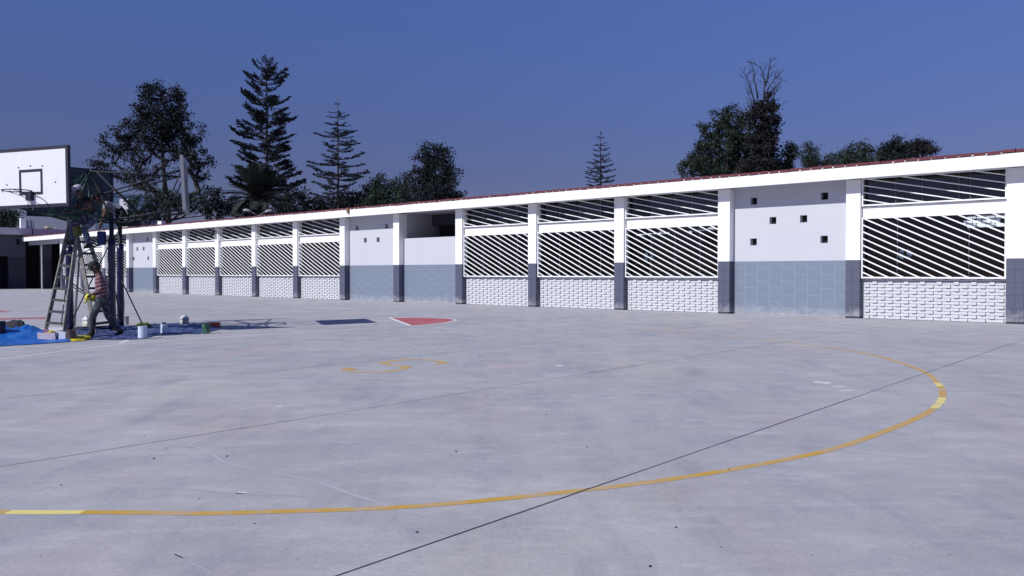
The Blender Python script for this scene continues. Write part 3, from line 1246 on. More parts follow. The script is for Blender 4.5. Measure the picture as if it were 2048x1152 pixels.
# broad open tree behind the painters
broad_tree("broad_tree", "large open crowned dark tree rising behind the backboard frame on the left", 88, 346,
           [(318, 190, 26, 24, 1.5), (348, 200, 26, 26, 1.5), (298, 222, 26, 24, 1.3), (340, 240, 40, 34, 1.4), (365, 240, 20, 26, 1.2), (310, 262, 52, 34), (258, 262, 30, 24), (232, 292, 30, 26, .9), (392, 272, 26, 26), (350, 285, 40, 30),
            (290, 306, 56, 26, .6), (378, 316, 38, 28, .7), (214, 332, 26, 12), (205, 345, 22, 10, .9), (250, 348, 40, 14, .55), (404, 345, 22, 22, .8), (412, 322, 14, 12), (330, 352, 50, 22, .35), (412, 384, 24, 16, .6), (275, 368, 34, 12, .5)],
           M['leaf_dark'], 600, 32, .27, .135, 31, r_tip=.022, shell=.35, wob=.07)

# green shrubs and small trees along the back of the building
shr = "shrubs and small trees behind the long building"
broad_tree("round_shrub", "rounded yellowish green shrub below the broad tree beyond the roof", 80, 300, [(300, 415, 34, 26), (335, 402, 36, 24), (372, 410, 30, 24), (300, 440, 40, 16), (400, 415, 24, 20)], M['leaf_green'], 170, 30, .28, .12, 32, shr)
broad_tree("small_tree", "small loose dark tree between the side backboard and the palm", 78, 432, [(432, 396, 16, 16), (425, 420, 26, 20), (448, 415, 16, 20)], M['leaf_dark'], 90, 22, .26, .12, 33, shr)
broad_tree("dark_shrub", "dark shrub filling the gap between palm and second pine", 86, 606, [(590, 405, 36, 30), (560, 420, 30, 26), (612, 425, 34, 18), (470, 415, 26, 22)], M['leaf_dark'], 170, 30, .3, .13, 34, shr)
broad_tree("dark_hedge", "broad dark hedge at the foot of the lone pine right of centre left", 88, 700, [(650, 410, 30, 14), (700, 405, 40, 22), (740, 398, 30, 26), (690, 425, 50, 14)], M['leaf_dark'], 190, 32, .3, .13, 35, shr)
broad_tree("leafy_shrub", "dark leafy tree joined to the left side of the rounded tree", 84, 785, [(772, 372, 24, 22), (750, 385, 20, 22), (806, 370, 22, 26), (790, 395, 40, 22), (760, 410, 40, 16)], M['leaf_green'], 190, 30, .28, .125, 36, shr)
broad_tree("rounded_tree", "full dark rounded tree standing above the roof left of the middle", 80, 868,
           [(866, 305, 28, 24), (882, 318, 24, 24), (845, 330, 24, 26), (875, 345, 34, 26), (898, 352, 20, 26), (840, 365, 34, 24), (880, 380, 38, 24), (905, 385, 22, 20), (850, 395, 46, 18)],
           M['leaf_dark'], 330, 34, .27, .12, 37)
broad_tree("dark_tree", "dark tree partly hidden by the big backboard at the left edge", 92, 15, [(0, 435, 30, 26), (30, 440, 20, 22), (-30, 425, 40, 34)], M['leaf_green'], 150, 26, .32, .14, 38)

# the big eucalyptus group on the right
broad_tree("eucalyptus_tree", "big full grey green tree right of centre with leafy upright lobes", 70, 1440,
           [(1408, 268, 12, 26), (1432, 250, 18, 30), (1462, 240, 24, 26), (1478, 262, 18, 34), (1445, 290, 34, 34), (1412, 305, 22, 26), (1480, 305, 30, 36), (1395, 325, 30, 20), (1378, 340, 20, 16), (1440, 338, 44, 22), (1402, 292, 11, 12), (1490, 340, 34, 22), (1496, 285, 20, 40)],
           M['leaf_euc'], 470, 42, .21, .125, 39, aspect=.32)
t_ivy = broad_tree("ivy_clad_tree", "tall narrow ivy covered tree with bare dead branches at its top", 68, 1525,
                   [(1528, 212, 20, 18), (1520, 238, 28, 26), (1532, 262, 22, 28), (1520, 290, 34, 28), (1530, 318, 28, 26), (1512, 338, 36, 22), (1545, 238, 9, 22)],
                   M['leaf_brown'], 300, 44, .19, .11, 40, shell=.45)
rng = np.random.default_rng(8)
kk = 68 / 1600.0


def ivy_pt(x, y, dy=0.0):
    v = spot(x, 68, H_EYE + (546.5 - y) * kk) - t_ivy.location
    return Vector((v.x, v.y + dy, v.z))


db = MB()
rr = random.Random(77)
mains = [[(1512, 215), (1506, 195), (1503, 178), (1497, 165), (1490, 150), (1482, 138)], [(1512, 200), (1508, 175), (1504, 160), (1506, 148), (1500, 132)],
         [(1526, 205), (1524, 182), (1526, 165), (1522, 150), (1514, 140), (1503, 130)], [(1526, 175), (1532, 160), (1534, 145), (1538, 130), (1536, 118)],
         [(1530, 205), (1530, 185), (1538, 172), (1546, 160), (1552, 158)], [(1534, 195), (1543, 180), (1552, 172), (1558, 162)], [(1540, 215), (1546, 200), (1552, 185), (1556, 178)],
         [(1505, 222), (1500, 205), (1495, 190)], [(1545, 228), (1556, 215), (1562, 212)], [(1500, 222), (1494, 214), (1487, 220)]]
for mn in mains:
    dy0 = rr.uniform(-.5, .5)
    pts = [ivy_pt(x, y, dy0 + rr.uniform(-.15, .15)) for x, y in mn]
    nn = len(pts)
    db.path(pts, [.075 * (1 - .75 * i / (nn - 1)) for i in range(nn)], 5)
    for i in range(1, nn):
        for _ in range(3):
            p = pts[i].lerp(pts[i - 1], rr.random())
            d = Vector((rr.uniform(-1, 1), rr.uniform(-1, 1), rr.uniform(.1, 1.2))).normalized()
            L = rr.uniform(.4, 1.1)
            mid_ = p + d * L * .5 + Vector((rr.uniform(-.1, .1), rr.uniform(-.1, .1), .05))
            e = p + d * L
            db.path([p, mid_, e], [.022, .016, .009], 3)
            for _k in range(2):
                d2 = (d + Vector((rr.uniform(-.8, .8), rr.uniform(-.8, .8), rr.uniform(-.2, .7)))).normalized()
                db.path([mid_, mid_ + d2 * rr.uniform(.2, .5)], [.012, .007], 3)
db.build("dead_branches", M['dead'], t_ivy, smooth=True)
broad_tree("eucalyptus_sapling", "small grey green tree leaning out right of the ivy covered trunk", 69, 1575, [(1578, 300, 10, 18), (1585, 308, 8, 18), (1568, 325, 16, 20), (1556, 345, 26, 18)], M['leaf_euc'], 110, 36, .19, .115, 41, aspect=.32)
far = "small trees showing over the eave on the right"
broad_tree("slender_tree", "small slender pointed tree alone above the right half of the eave", 75, 1618, [(1615, 296, 8, 16), (1617, 312, 14, 16), (1622, 326, 18, 14), (1630, 305, 6, 12)], M['leaf_euc'], 68, 34, 0.23, .105, 42, far, aspect=.32)
broad_tree("tiny_tree", "tiniest treetop just clearing the eave right of the slender tree", 75, 1655, [(1656, 318, 7, 9), (1652, 328, 12, 8)], M['leaf_euc'], 28, 30, 0.21, .10, 43, far, aspect=.32)
broad_tree("bushy_tree", "bushy grey green tree with a wide low crown over the eave", 74, 1705, [(1715, 302, 24, 18), (1690, 315, 24, 16), (1730, 312, 16, 18), (1682, 325, 22, 10), (1712, 322, 32, 12)], M['leaf_euc'], 127, 36, 0.24, .105, 44, far, aspect=.32)
broad_tree("peaked_tree", "dark tree with one thin peak over the eave far right", 74, 1790, [(1790, 284, 9, 18), (1786, 300, 22, 14), (1765, 306, 14, 14), (1800, 308, 24, 12), (1778, 318, 26, 8)], M['leaf_dark'], 127, 36, 0.23, .105, 45, far)
broad_tree("brown_tree", "brownish flat topped tree farthest right above the eave", 72, 1838, [(1838, 288, 20, 10), (1830, 298, 16, 12), (1848, 304, 22, 7), (1852, 298, 12, 8)], M['leaf_brown'], 85, 30, 0.22, .10, 46, far)


# ---------------- pines with whorled branches
def pine_branch_mesh(seed, dense, tips_up):
    rng = np.random.default_rng(seed)
    rr = random.Random(seed)
    b = MB()
    pts = [Vector((x, .02 * math.sin(5 * x + seed), -.06 * math.sin(math.pi * x * .9) + tips_up * x * x)) for x in np.linspace(0, 1, 7)]
    b.path(pts, [.020 * (1 - .75 * i / 6) for i in range(7)], 4)
    Q = []

    def brush(p, q, n, w):
        for _ in range(n):
            f = rng.random()
            c = np.array(p.lerp(q, f))
            Q.append(c + rng.normal(size=3) * w * np.array([1, 1, .7]))
    nb = 11 if dense else 9
    for i in range(nb):
        s = (.36 if dense else .22) + (.62 if dense else .75) * i / (nb - 1)
        j = s * 6
        k = min(int(j), 5)
        p = pts[k].lerp(pts[k + 1], j - k)
        for side in (-1, 1):
            if rr.random() < (.1 if dense else .22):
                continue
            L = (.30 if dense else .24) * (.6 + .8 * rr.random()) * (1.15 - .55 * s)
            d = Vector((.55 + .3 * rr.random(), side * (.8 + .3 * rr.random()), rr.uniform(.05, .45) * (1.2 if dense else .5))).normalized()
            q = p + d * L
            b.path([p, q], [.010, .006], 3)
            brush(p.lerp(q, .25), q, 22 if dense else 16, .020)
    brush(pts[3 if dense else 2], pts[6], 60 if dense else 46, .020)
    brush(pts[5], pts[6] + (pts[6] - pts[5]) * .4, 24, .018)
    P = np.array(Q)
    n0 = len(b.v)
    nrm = rng.normal(size=P.shape)
    nrm /= np.linalg.norm(nrm, axis=1)[:, None]
    t = rng.normal(size=P.shape)
    t[:, 0] += .8
    a = np.cross(nrm, t)
    a /= np.linalg.norm(a, axis=1)[:, None]
    c = np.cross(nrm, a)
    s = (.030 if dense else .026) * (0.6 + .8 * rng.random(len(P)))[:, None]
    for i in range(len(P)):
        b.quad(P[i] - a[i] * s[i], P[i] - c[i] * s[i] * .5, P[i] + a[i] * s[i], P[i] + c[i] * s[i] * .5, 1)
    me = bpy.data.meshes.new("branch")
    me.from_pydata(b.v, [], b.f)
    me.materials.append(M['bark'])
    me.materials.append(M['needle'])
    me.polygons.foreach_set("material_index", b.m)
    me.update()
    return me


PB_D = [pine_branch_mesh(50 + i, True, .20) for i in range(4)]
PB_L = [pine_branch_mesh(60 + i, False, .06) for i in range(4)]


def pine(name, label, depth, px, top, prof, whorls, meshes, seed, per=5, tilt=0.0, group=None, jit=.12, thick=.5, skip=.06):
    """prof: rows of (y in the photograph, half width) from the top down."""
    rr = random.Random(seed)
    k = depth / 1600.0
    base = spot(px, depth, -.03)
    zt = H_EYE + (546.5 - top) * k
    root = thing(name, label, "tree", base, 0, group)
    b = MB()
    nz = 12
    b.path([(rr.uniform(-.04, .04), 0, zt * i / nz) for i in range(nz + 1)], [.011 * zt * (1 - .93 * i / nz) + .012 for i in range(nz + 1)], 7)
    b.build("trunk", M['bark'], root, smooth=True)
    ys = [p[0] for p in prof]
    for w in whorls:
        y = w
        for (y0, w0), (y1, w1) in zip(prof[:-1], prof[1:]):
            if y0 <= y <= y1:
                half = w0 + (w1 - w0) * (y - y0) / (y1 - y0)
                break
        else:
            half = prof[-1][1]
        a0 = rr.uniform(0, 6.28)
        n = per if half * k > .6 else 4
        for j in range(n):
            if rr.random() < skip:
                continue
            o = bpy.data.objects.new("branch", meshes[rr.randrange(len(meshes))])
            COL.objects.link(o)
            o.parent = root
            L = half * k * rr.uniform(1 - jit * 1.6, 1 + jit)
            yy = y + rr.uniform(-2.5, 2.5)
            o.location = (0, 0, H_EYE + (546.5 - yy) * k + .03)
            o.rotation_euler = (rr.uniform(-.25, .25), -(tilt(y) if callable(tilt) else tilt) + rr.uniform(-.1, .1), a0 + 6.283 * j / n + rr.uniform(-.25, .25))
            thk = max(L * .75, thick) if half * k < 2 else L
            o.scale = (L, max(L, .6), max(L, .8))
    return root


pine("tall_pine", "tallest dense whorled pine tree left of the middle, behind the palm", 95, 535, 110,
     [(110, 4), (126, 12), (146, 29), (165, 37), (200, 44), (240, 52), (285, 56), (330, 60), (380, 62), (420, 56)],
     [136, 143, 151, 160, 171, 186, 203, 216, 232, 246, 256, 270, 281, 292, 305, 316, 330, 343, 356, 370, 385, 400], PB_D, 5, per=6, tilt=lambda y: .5 if y < 155 else .25 if y < 240 else .06, jit=.26, skip=.2)
pine("whorled_pine", "open whorled pine tree with level branch tiers, second from the left", 85, 677, 198,
     [(206, 2), (212, 11), (226, 19), (250, 28), (272, 42), (300, 46), (330, 52), (360, 58), (390, 52), (420, 50)],
     [211, 226, 237, 251, 268, 278, 291, 303, 322, 332, 350, 358, 374, 384, 396, 408], PB_L, 6, per=6, tilt=.07, jit=.24, skip=.14)
pine("young_pine", "small symmetrical whorled pine alone in the sky above the middle of the roof", 105, 1201, 262,
     [(266, 2), (275, 10), (292, 15), (310, 20), (330, 25), (350, 29), (380, 33)],
     [267, 277, 291, 301, 313, 324, 336, 346, 357, 366, 376], PB_L, 9, per=7, tilt=.08, jit=.1)

# ---------------- palm
def frond_mesh(seed, droop):
    rr = random.Random(seed)
    b = MB()
    pts = []
    for i in range(11):
        f = i / 10
        pts.append(Vector((f - .10 * droop * f ** 3, 0, .28 * f - droop * f * f * .62)))
    b.path(pts, [.012 * (1 - .8 * i / 10) for i in range(11)], 4)
    for i in range(34):
        f = .12 + .86 * i / 33
        j = f * 10
        k = min(int(j), 9)
        p = pts[k].lerp(pts[k + 1], j - k)
        d0 = (pts[k + 1] - pts[k]).normalized()
        L = .19 * math.sin(math.pi * (.12 + .8 * f)) + .03
        for s in (-1, 1):
            d = (d0 * .75 + Vector((0, s * .8, .18 + rr.uniform(-.1, .1)))).normalized()
            w = d0 * .017
            e = p + d * L + Vector((0, 0, -.035))
            b.quad(p - w, p + w, e + w * .3, e - w * .3, 1)
    me = bpy.data.meshes.new("frond")
    me.from_pydata(b.v, [], b.f)
    me.materials.append(M['bark'])
    me.materials.append(M['palm_leaf'])
    me.polygons.foreach_set("material_index", b.m)
    me.update()
    return me


FR = [frond_mesh(70 + i, d) for i, d in enumerate((.25, .5, .8, 1.1))]
kp = 72 / 1600.0
pc = H_EYE + (546.5 - 402) * kp
palm = thing("date_palm", "date palm with a round head of drooping fronds in front of the tallest pine", "palm tree", spot(520, 72, -.03))
b = MB()
b.path([(0, 0, pc * i / 8) for i in range(9)], [.40 - .12 * math.sin(i / 8 * 3.0) for i in range(9)], 10)
b.build("trunk", M['bark'], palm, smooth=True)
b = MB()
b.lathe([(.25, -.5), (.55, -.2), (.6, .1), (.4, .45), (.1, .6)], 10, (0, 0, pc))
b.build("crown_heart", M['bark'], palm, smooth=True)
rr = random.Random(15)
for i in range(84):
    el = rr.uniform(-.55, 1.45)
    o = bpy.data.objects.new("frond", FR[min(3, max(0, int((1.25 - el) * 2)))])
    COL.objects.link(o)
    o.parent = palm
    L = rr.uniform(2.9, 3.6)
    o.location = (0, 0, pc + .15)
    o.scale = (L, L, L)
    o.rotation_euler = (rr.uniform(-.25, .25), -el + .22, i * 2.39996 + rr.uniform(-.2, .2))

# ---------------- far glass block
off = thing("office_building", "distant blue glazed block with one white pier, far behind the painters", "building", spot(252, 210), R(14))
gm = mat("blue_curtain_wall", (.075, .115, .20), .35, .12, .3, spec=.6)
gm2 = mat("dark_window_band", (.05, .08, .15), .25, .1, .3, spec=.7)
pw = mat("white_pier_paint", (.74, .75, .78), .7, .03)
b = MB(); b.box(-7.2, 6.6, 0, 14, 0, 21.6); b.build("wall", gm, off)
b = MB(); b.box(-1.3, .7, -.5, .0, 0, 20.8); b.build("pier", pw, off)
for i in range(4):
    for xa, xb in ((-6.8, -1.6), (1.0, 6.2)):
        z = 8.5 + i * 3.1
        f = MB(); f.box(xa, xb, -.12, -.001, z, z + 1.5)
        wfr = f.build("window", gm2, off)
        for j in range(3):
            g_ = MB(); g_.box(xa + .1 + j * 1.7, xa + 1.65 + j * 1.7, -.16, -.121, z + .12, z + 1.38)
            g_.build("pane", gm2 if j != 1 else gm, wfr)
b = MB(); b.box(-7.5, 6.9, -.2, 14.2, 21.6, 22.1); b.build("parapet", gm, off)

# ---------------- twin lamp behind the roof
lm = mat("pale_lamp_housing", (.38, .39, .42), .5, .1)
tw = thing("street_lamp", "twin headed lamp post peeping over the eave in front of the palm", "street lamp", spot(517, 62), R(20))
kz = 62 / 1600.0
zt = H_EYE + (546.5 - 431) * kz
b = MB(); b.path([(0, 0, 0), (0, 0, zt)], [.07, .045], 8); b.build("pole", lm, tw, smooth=True)
for s in (-1, 1):
    b = MB(); b.path([(0, 0, zt - .05), (s * .25, 0, zt + .12), (s * .55, 0, zt + .28)], .022, 6); arm = b.build("arm", lm, tw, smooth=True)
    b = MB()
    b.path([(s * .5, 0, zt + .27), (s * .65, 0, zt + .33), (s * .95, 0, zt + .38), (s * 1.1, 0, zt + .37)], [.04, .11, .12, .04], 8)
    b.build("lamp_head", lm, arm, smooth=True)
# ================================================================== three sided basketball frame
TX, TY = -10.15, 19.75
tower = thing("basketball_frame", "three sided basketball frame on blue padded poles with white backboards and a dark truss", "basketball hoop", (TX, TY, 0))
DIR = {'A': Vector((.955, .297)), 'B': Vector((-.22, -.976)), 'C': Vector((-.737, .676))}
ARM = {'A': Vector((.943, .334)), 'B': Vector((-.29, -.957)), 'C': Vector((-.737, .676))}
REACH = {'A': 1.953, 'B': 1.953, 'C': 1.953}
PR = .69
POLE = {k: -DIR[k] * PR for k in 'ABC'}
ZB = 2.68
padtop = {'A': 2.05, 'B': 2.14, 'C': 2.22}
for k in 'ABC':
    p = POLE[k]
    b = MB()
    b.path([(p.x, p.y, .0), (p.x, p.y, ZB + .04)], .052, 12)
    po = b.build("pole", M['steel'], tower, smooth=True)
    b = MB()
    n = 14
    rr = random.Random(ord(k))
    b.path([(p.x + rr.uniform(-.006, .006), p.y + rr.uniform(-.006, .006), .03 + (padtop[k] - .03) * i / n) for i in range(n + 1)], [.084 + rr.uniform(-.004, .004) for i in range(n + 1)], 16)
    b.build("pole_pad", M['pad'], po, smooth=True)
    b = MB()
    b.box(p.x - .13, p.x + .13, p.y - .13, p.y + .13, 0.002, .028)
    b.build("base_plate", M['steel'], po)


def bar(name, a, c, r, m, parent=None):
    b = MB()
    b.path([a, c], r, 7)
    return b.build(name, m, parent or tower, smooth=True)


v3 = lambda p, z: Vector((p.x, p.y, z))
lat = Vector((-.88, -.47))
apex = Vector((lat.x * .20, lat.y * .20, 3.90))
for a, c in (('A', 'B'), ('B', 'C'), ('C', 'A')):
    bar("ring_bar", v3(POLE[a], ZB), v3(POLE[c], ZB), .026, M['green'])
    bar("base_bar", v3(POLE[a], .05), v3(POLE[c], .05), .03, M['steel'])
struts = {}
for k in 'ABC':
    bar("apex_strut", v3(POLE[k], ZB), apex, .022, M['green'] if k == 'A' else M['steel'])
    struts[k] = v3(POLE[k], ZB).lerp(apex, .52)
b = MB(); b.lathe([(.02, -.04), (.034, -.02), (.034, .02), (.015, .035)], 10, apex); b.build("apex_cap", mat("bare_steel", (.25, .25, .27), .6, .1), tower, smooth=True)
# crossed rods between the poles
for a, za, c, zc in (('A', .15, 'C', 2.2), ('A', 1.72, 'C', 2.25), ('A', 1.12, 'C', .45), ('A', 1.2, 'B', .25), ('B', 2.5, 'C', 2.2), ('B', .2, 'C', 1.4)):
    bar("cross_rod", v3(POLE[a], za), v3(POLE[c], zc), .015, M['steel'])


def backboard(k, W, Hh, zc, lean=0.0, roll=0.0):
    n2 = ARM[k]
    e2 = Vector((-n2.y, n2.x))
    X, Y, Z = Vector((e2.x, e2.y, 0)), Vector((-n2.x, -n2.y, 0)), Vector((0, 0, 1))
    C0 = Vector((n2.x * REACH[k], n2.y * REACH[k], zc))
    rot = Matrix((X, Y, Z)).transposed().to_3x3()
    rot = rot @ Euler((R(lean), R(roll), 0)).to_matrix()
    eul = rot.to_euler()
    b = MB()
    b.box(-W / 2, W / 2, -.016, .016, -Hh / 2, Hh / 2)
    bd = b.build("backboard", M['board'] if k != 'A' else M['board_shaded'], tower, C0, rot=eul)
    def sub(b, name, m, smooth=False):
        return b.build(name, m, bd, smooth=smooth)
    fw = .056
    b = MB()
    b.box(-W / 2 - .012, W / 2 + .012, -.024, .05, Hh / 2 - fw, Hh / 2 + .012)
    b.box(-W / 2 - .012, W / 2 + .012, -.024, .05, -Hh / 2 - .012, -Hh / 2 + fw)
    b.box(-W / 2 - .012, -W / 2 + fw, -.023, .05, -Hh / 2 + fw, Hh / 2 - fw)
    b.box(W / 2 - fw, W / 2 + .012, -.023, .05, -Hh / 2 + fw, Hh / 2 - fw)
    sub(b, "board_frame", M['navy'] if k != 'A' else M['board_edge'])
    b = MB()
    b.box(-W / 2 + fw, W / 2 - fw, .0165, .03, -Hh / 2 + fw, Hh / 2 - fw)
    sub(b, "board_back", M['board_back'])
    b = MB()
    sw, shh, lw, zb = .335, .57, .062, -Hh / 2 + .27
    b.box(-sw, sw, -.019, -.0161, zb, zb + lw)
    b.box(-sw, sw, -.019, -.0161, zb + shh - lw, zb + shh)
    b.box(-sw, -sw + lw, -.0189, -.0161, zb + lw, zb + shh - lw)
    b.box(sw - lw, sw, -.0189, -.0161, zb + lw, zb + shh - lw)
    sub(b, "target_square", M['navy'])
    if k == 'A':
        return C0, X          # this board has lost its rim
    zr = zb + .06
    b = MB()
    b.box(-.075, .075, -.10, -.0165, zr - .19, zr + .01)
    sub(b, "rim_bracket", M['navy'])
    off_ = .38
    b = MB()
    b.path([(.285 * math.cos(2 * math.pi * i / 28), -off_ + .285 * math.sin(2 * math.pi * i / 28), zr) for i in range(28)], .012, 6, closed=True)
    b.path([(-.06, -.1, zr - .13), (-.12, -.3, zr - .05), (-.16, -.60, zr - .005)], .007, 5)
    b.path([(.06, -.1, zr - .13), (.12, -.3, zr - .05), (.16, -.60, zr - .005)], .007, 5)
    for i in range(8):
        a = 2 * math.pi * (i + .5) / 8
        b.path([(.285 * math.cos(a), -off_ + .285 * math.sin(a), zr - .012), (.285 * math.cos(a), -off_ + .285 * math.sin(a), zr - .05)], .006, 4)
    sub(b, "rim", M['navy'], True)
    b = MB()
    for (px, pz) in ((-.34, .24), (.335, .24), (.69, -.13), (-.69, -.13), (.0, .26)):
        b.obox((px, -.02, pz), (.026, .012, .026))
    for px in (-.55, -.3, .02, .55):
        b.obox((px, -.028, -Hh / 2 + .03), (.022, .01, .022))
    sub(b, "bolt", M['steel'])
    if k == 'B':
        b = MB()
        b.path([(.03, -.02, zr - .19), (.05, -.022, zr - .40)], .004, 4)
        sub(b, "loose_cord", M['wing_slab'])
    return C0, X


BW, BH = 2.08, 1.31
cen = {}
cen['A'] = backboard('A', BW, BH, 3.60, lean=-2.5)
cen['B'] = backboard('B', BW, BH, 3.53, roll=-.8)
cen['C'] = backboard('C', BW, BH, 3.52)
adj = {'A': ('C', 'B'), 'B': ('A', 'C'), 'C': ('B', 'A')}
for k in 'ABC':
    C0, X = cen[k]
    back = Vector((-ARM[k].x, -ARM[k].y, 0)) * .06
    m = M['steel'] if k == 'A' else M['green']
    p1, p2 = adj[k]
    if (v3(POLE[p1], 0) - C0).dot(X) < (v3(POLE[p2], 0) - C0).dot(X):
        p1, p2 = p2, p1
    zb = C0.z - BH / 2
    lo1, lo2 = C0 + X * .62 + back, C0 - X * .62 + back
    lo1.z = lo2.z = zb + .04
    up1, up2 = C0 + X * .60 + back, C0 - X * .60 + back
    up1.z = up2.z = C0.z + .36
    topc = C0 + back
    topc.z = C0.z + .25
    a1, a2 = v3(POLE[p1], ZB), v3(POLE[p2], ZB)
    ch1 = bar("lower_chord", a1, lo1, .027, m)
    ch2 = bar("lower_chord", a2, lo2, .027, m)
    bar("upper_chord", apex, topc, .024, m)
    bar("diagonal_brace", struts[p1], up1, .021, m)
    bar("diagonal_brace", struts[p2], up2, .021, m)
    bar("web_brace", a1.lerp(lo1, .40), apex.lerp(topc, .06), .019, m)
    bar("web_brace", a2.lerp(lo2, .40), apex.lerp(topc, .06), .019, m)
    bar("web_brace", a1.lerp(lo1, .74), up1, .017, m)
    bar("web_brace", a2.lerp(lo2, .74), up2, .017, m)
    bar("cross_bar", lo1, lo2, .02, m)
    bar("cross_bar", a1.lerp(lo1, .5), a2.lerp(lo2, .5), .018, m)
    bar("cross_bar", up1, up2, .018, m)
    for f in (.25, .62):
        bar("lacing_bar", a1.lerp(lo1, f), a2.lerp(lo2, f + .18), .013, m)

# ================================================================== wooden step ladder
lad = thing("step_ladder", "tall paint splashed wooden step ladder standing open among the blue poles", "ladder", G(128, 668))
lo = lad.location


def lp(px, d, py):
    return spot(px, d, H_EYE + (546.5 - py) / 1600.0 * d) - lo


def plank(b, a, c, w, t, side):
    d = (c - a)
    L = d.length
    z = d.normalized()
    y = side.cross(z).normalized()
    x = y.cross(z).normalized()
    rot = Matrix((x, y, z)).transposed()
    b.obox((a + c) / 2, (w, t, L), rot)


F1, F2 = G(89, 664.5) - lo, G(127, 667) - lo
T1, T2 = lp(142.5, 19.0, 440), lp(158, 18.85, 447)
Rr1, Rr2 = G(189, 668) - lo, G(236, 661) - lo
U1, U2_ = lp(150, 19.05, 441), lp(166, 18.95, 440)
side_f = (F2 - F1).normalized()
side_r = (Rr2 - Rr1).normalized()
for (a, c, s_) in ((F1, T1, side_f), (F2, T2, side_f), (Rr1, U1, side_r), (Rr2, U2_, side_r)):
    a.z = 0.0
    b = MB()
    plank(b, a, c, .045, .085, s_)
    b.build("rail", M['wood'], lad)
for (a, c, a2, c2, s_, m_) in ((F1, T1, F2, T2, side_f, M['wood_dark']), (Rr1, U1, Rr2, U2_, side_r, M['wood_dark'])):
    for i in range(9):
        f = .085 + .103 * i
        b = MB()
        p, q = a.lerp(c, f), a2.lerp(c2, f)
        d = q - p
        x = d.normalized()
        y = Vector((-x.y, x.x, 0)).normalized()
        b.obox((p + q) / 2, (d.length, .085, .052), Matrix((x, y, x.cross(y))).transposed())
        b.build("rung", m_, lad)
b = MB()
pm = (T1 + T2 + U1 + U2_) / 4
b.obox((pm.x, pm.y, pm.z + .0), (.36, .22, .04), Euler((0, 0, R(-10))).to_matrix())
b.build("top_board", M['wood'], lad)

# ================================================================== people
skin = mat("brown_skin", (.105, .052, .038), .55, .08, 9)
hair = mat("black_hair", (.010, .009, .010), .6, .1)
shoe = mat("dark_work_shoe", (.02, .02, .024), .7, .2)
jean = mat("paint_stained_grey_jeans", (.028, .032, .046), .9, .3, 9, .5, 14, stain=(.24, .26, .29), stain_amt=.7, stain_scale=7)
jean2 = mat("splashed_blue_jeans", (.06, .075, .115), .85, .3, 9, .4, 14, stain=(.45, .48, .55), stain_amt=.9, stain_scale=9)
darkshirt = mat("dark_vest", (.012, .013, .016), .85, .2, 9, .3, 16)
greyshirt = mat("pale_grey_shirt", (.24, .25, .30), .85, .12, 5, .3, 14)
blackcap = mat("black_cap_cloth", (.014, .014, .018), .8, .1)
greycap = mat("pale_grey_cap_cloth", (.40, .39, .47), .8, .08)


def striped():
    m = bpy.data.materials.new("red_striped_knit")
    m.use_nodes = True
    n, l = m.node_tree.nodes, m.node_tree.links
    p = n["Principled BSDF"]
    p.inputs["Roughness"].default_value = .9
    tc = n.new("ShaderNodeTexCoord")
    sp = n.new("ShaderNodeSeparateXYZ")
    l.new(tc.outputs["Object"], sp.inputs[0])
    ma = n.new("ShaderNodeMath"); ma.operation = 'MULTIPLY_ADD'
    l.new(sp.outputs["X"], ma.inputs[0]); ma.inputs[1].default_value = .25
    l.new(sp.outputs["Z"], ma.inputs[2])
    nz = n.new("ShaderNodeTexNoise"); nz.inputs["Scale"].default_value = 9
    l.new(tc.outputs["Object"], nz.inputs["Vector"])
    m2 = n.new("ShaderNodeMath"); m2.operation = 'MULTIPLY_ADD'
    l.new(nz.outputs[0], m2.inputs[0]); m2.inputs[1].default_value = .03
    l.new(ma.outputs[0], m2.inputs[2])
    sn = n.new("ShaderNodeMath"); sn.operation = 'MULTIPLY'; sn.inputs[1].default_value = 6.2832 / .078
    l.new(m2.outputs[0], sn.inputs[0])
    s2 = n.new("ShaderNodeMath"); s2.operation = 'SINE'
    l.new(sn.outputs[0], s2.inputs[0])
    mr = n.new("ShaderNodeMapRange"); mr.inputs[1].default_value = -.05; mr.inputs[2].default_value = .12
    l.new(s2.outputs[0], mr.inputs[0])
    mx = n.new("ShaderNodeMix"); mx.data_type = 'RGBA'
    l.new(mr.outputs[0], mx.inputs[0])
    mx.inputs[6].default_value = (.16, .011, .030, 1)
    mx.inputs[7].default_value = (.18, .165, .19, 1)
    l.new(mx.outputs[2], p.inputs["Base Color"])
    bp = n.new("ShaderNodeBump"); bp.inputs["Strength"].default_value = .4; bp.inputs["Distance"].default_value = .03
    nb = n.new("ShaderNodeTexNoise"); nb.inputs["Scale"].default_value = 14
    l.new(tc.outputs["Object"], nb.inputs["Vector"])
    l.new(nb.outputs[0], bp.inputs["Height"]); l.new(bp.outputs[0], p.inputs["Normal"])
    return m


stripe = striped()


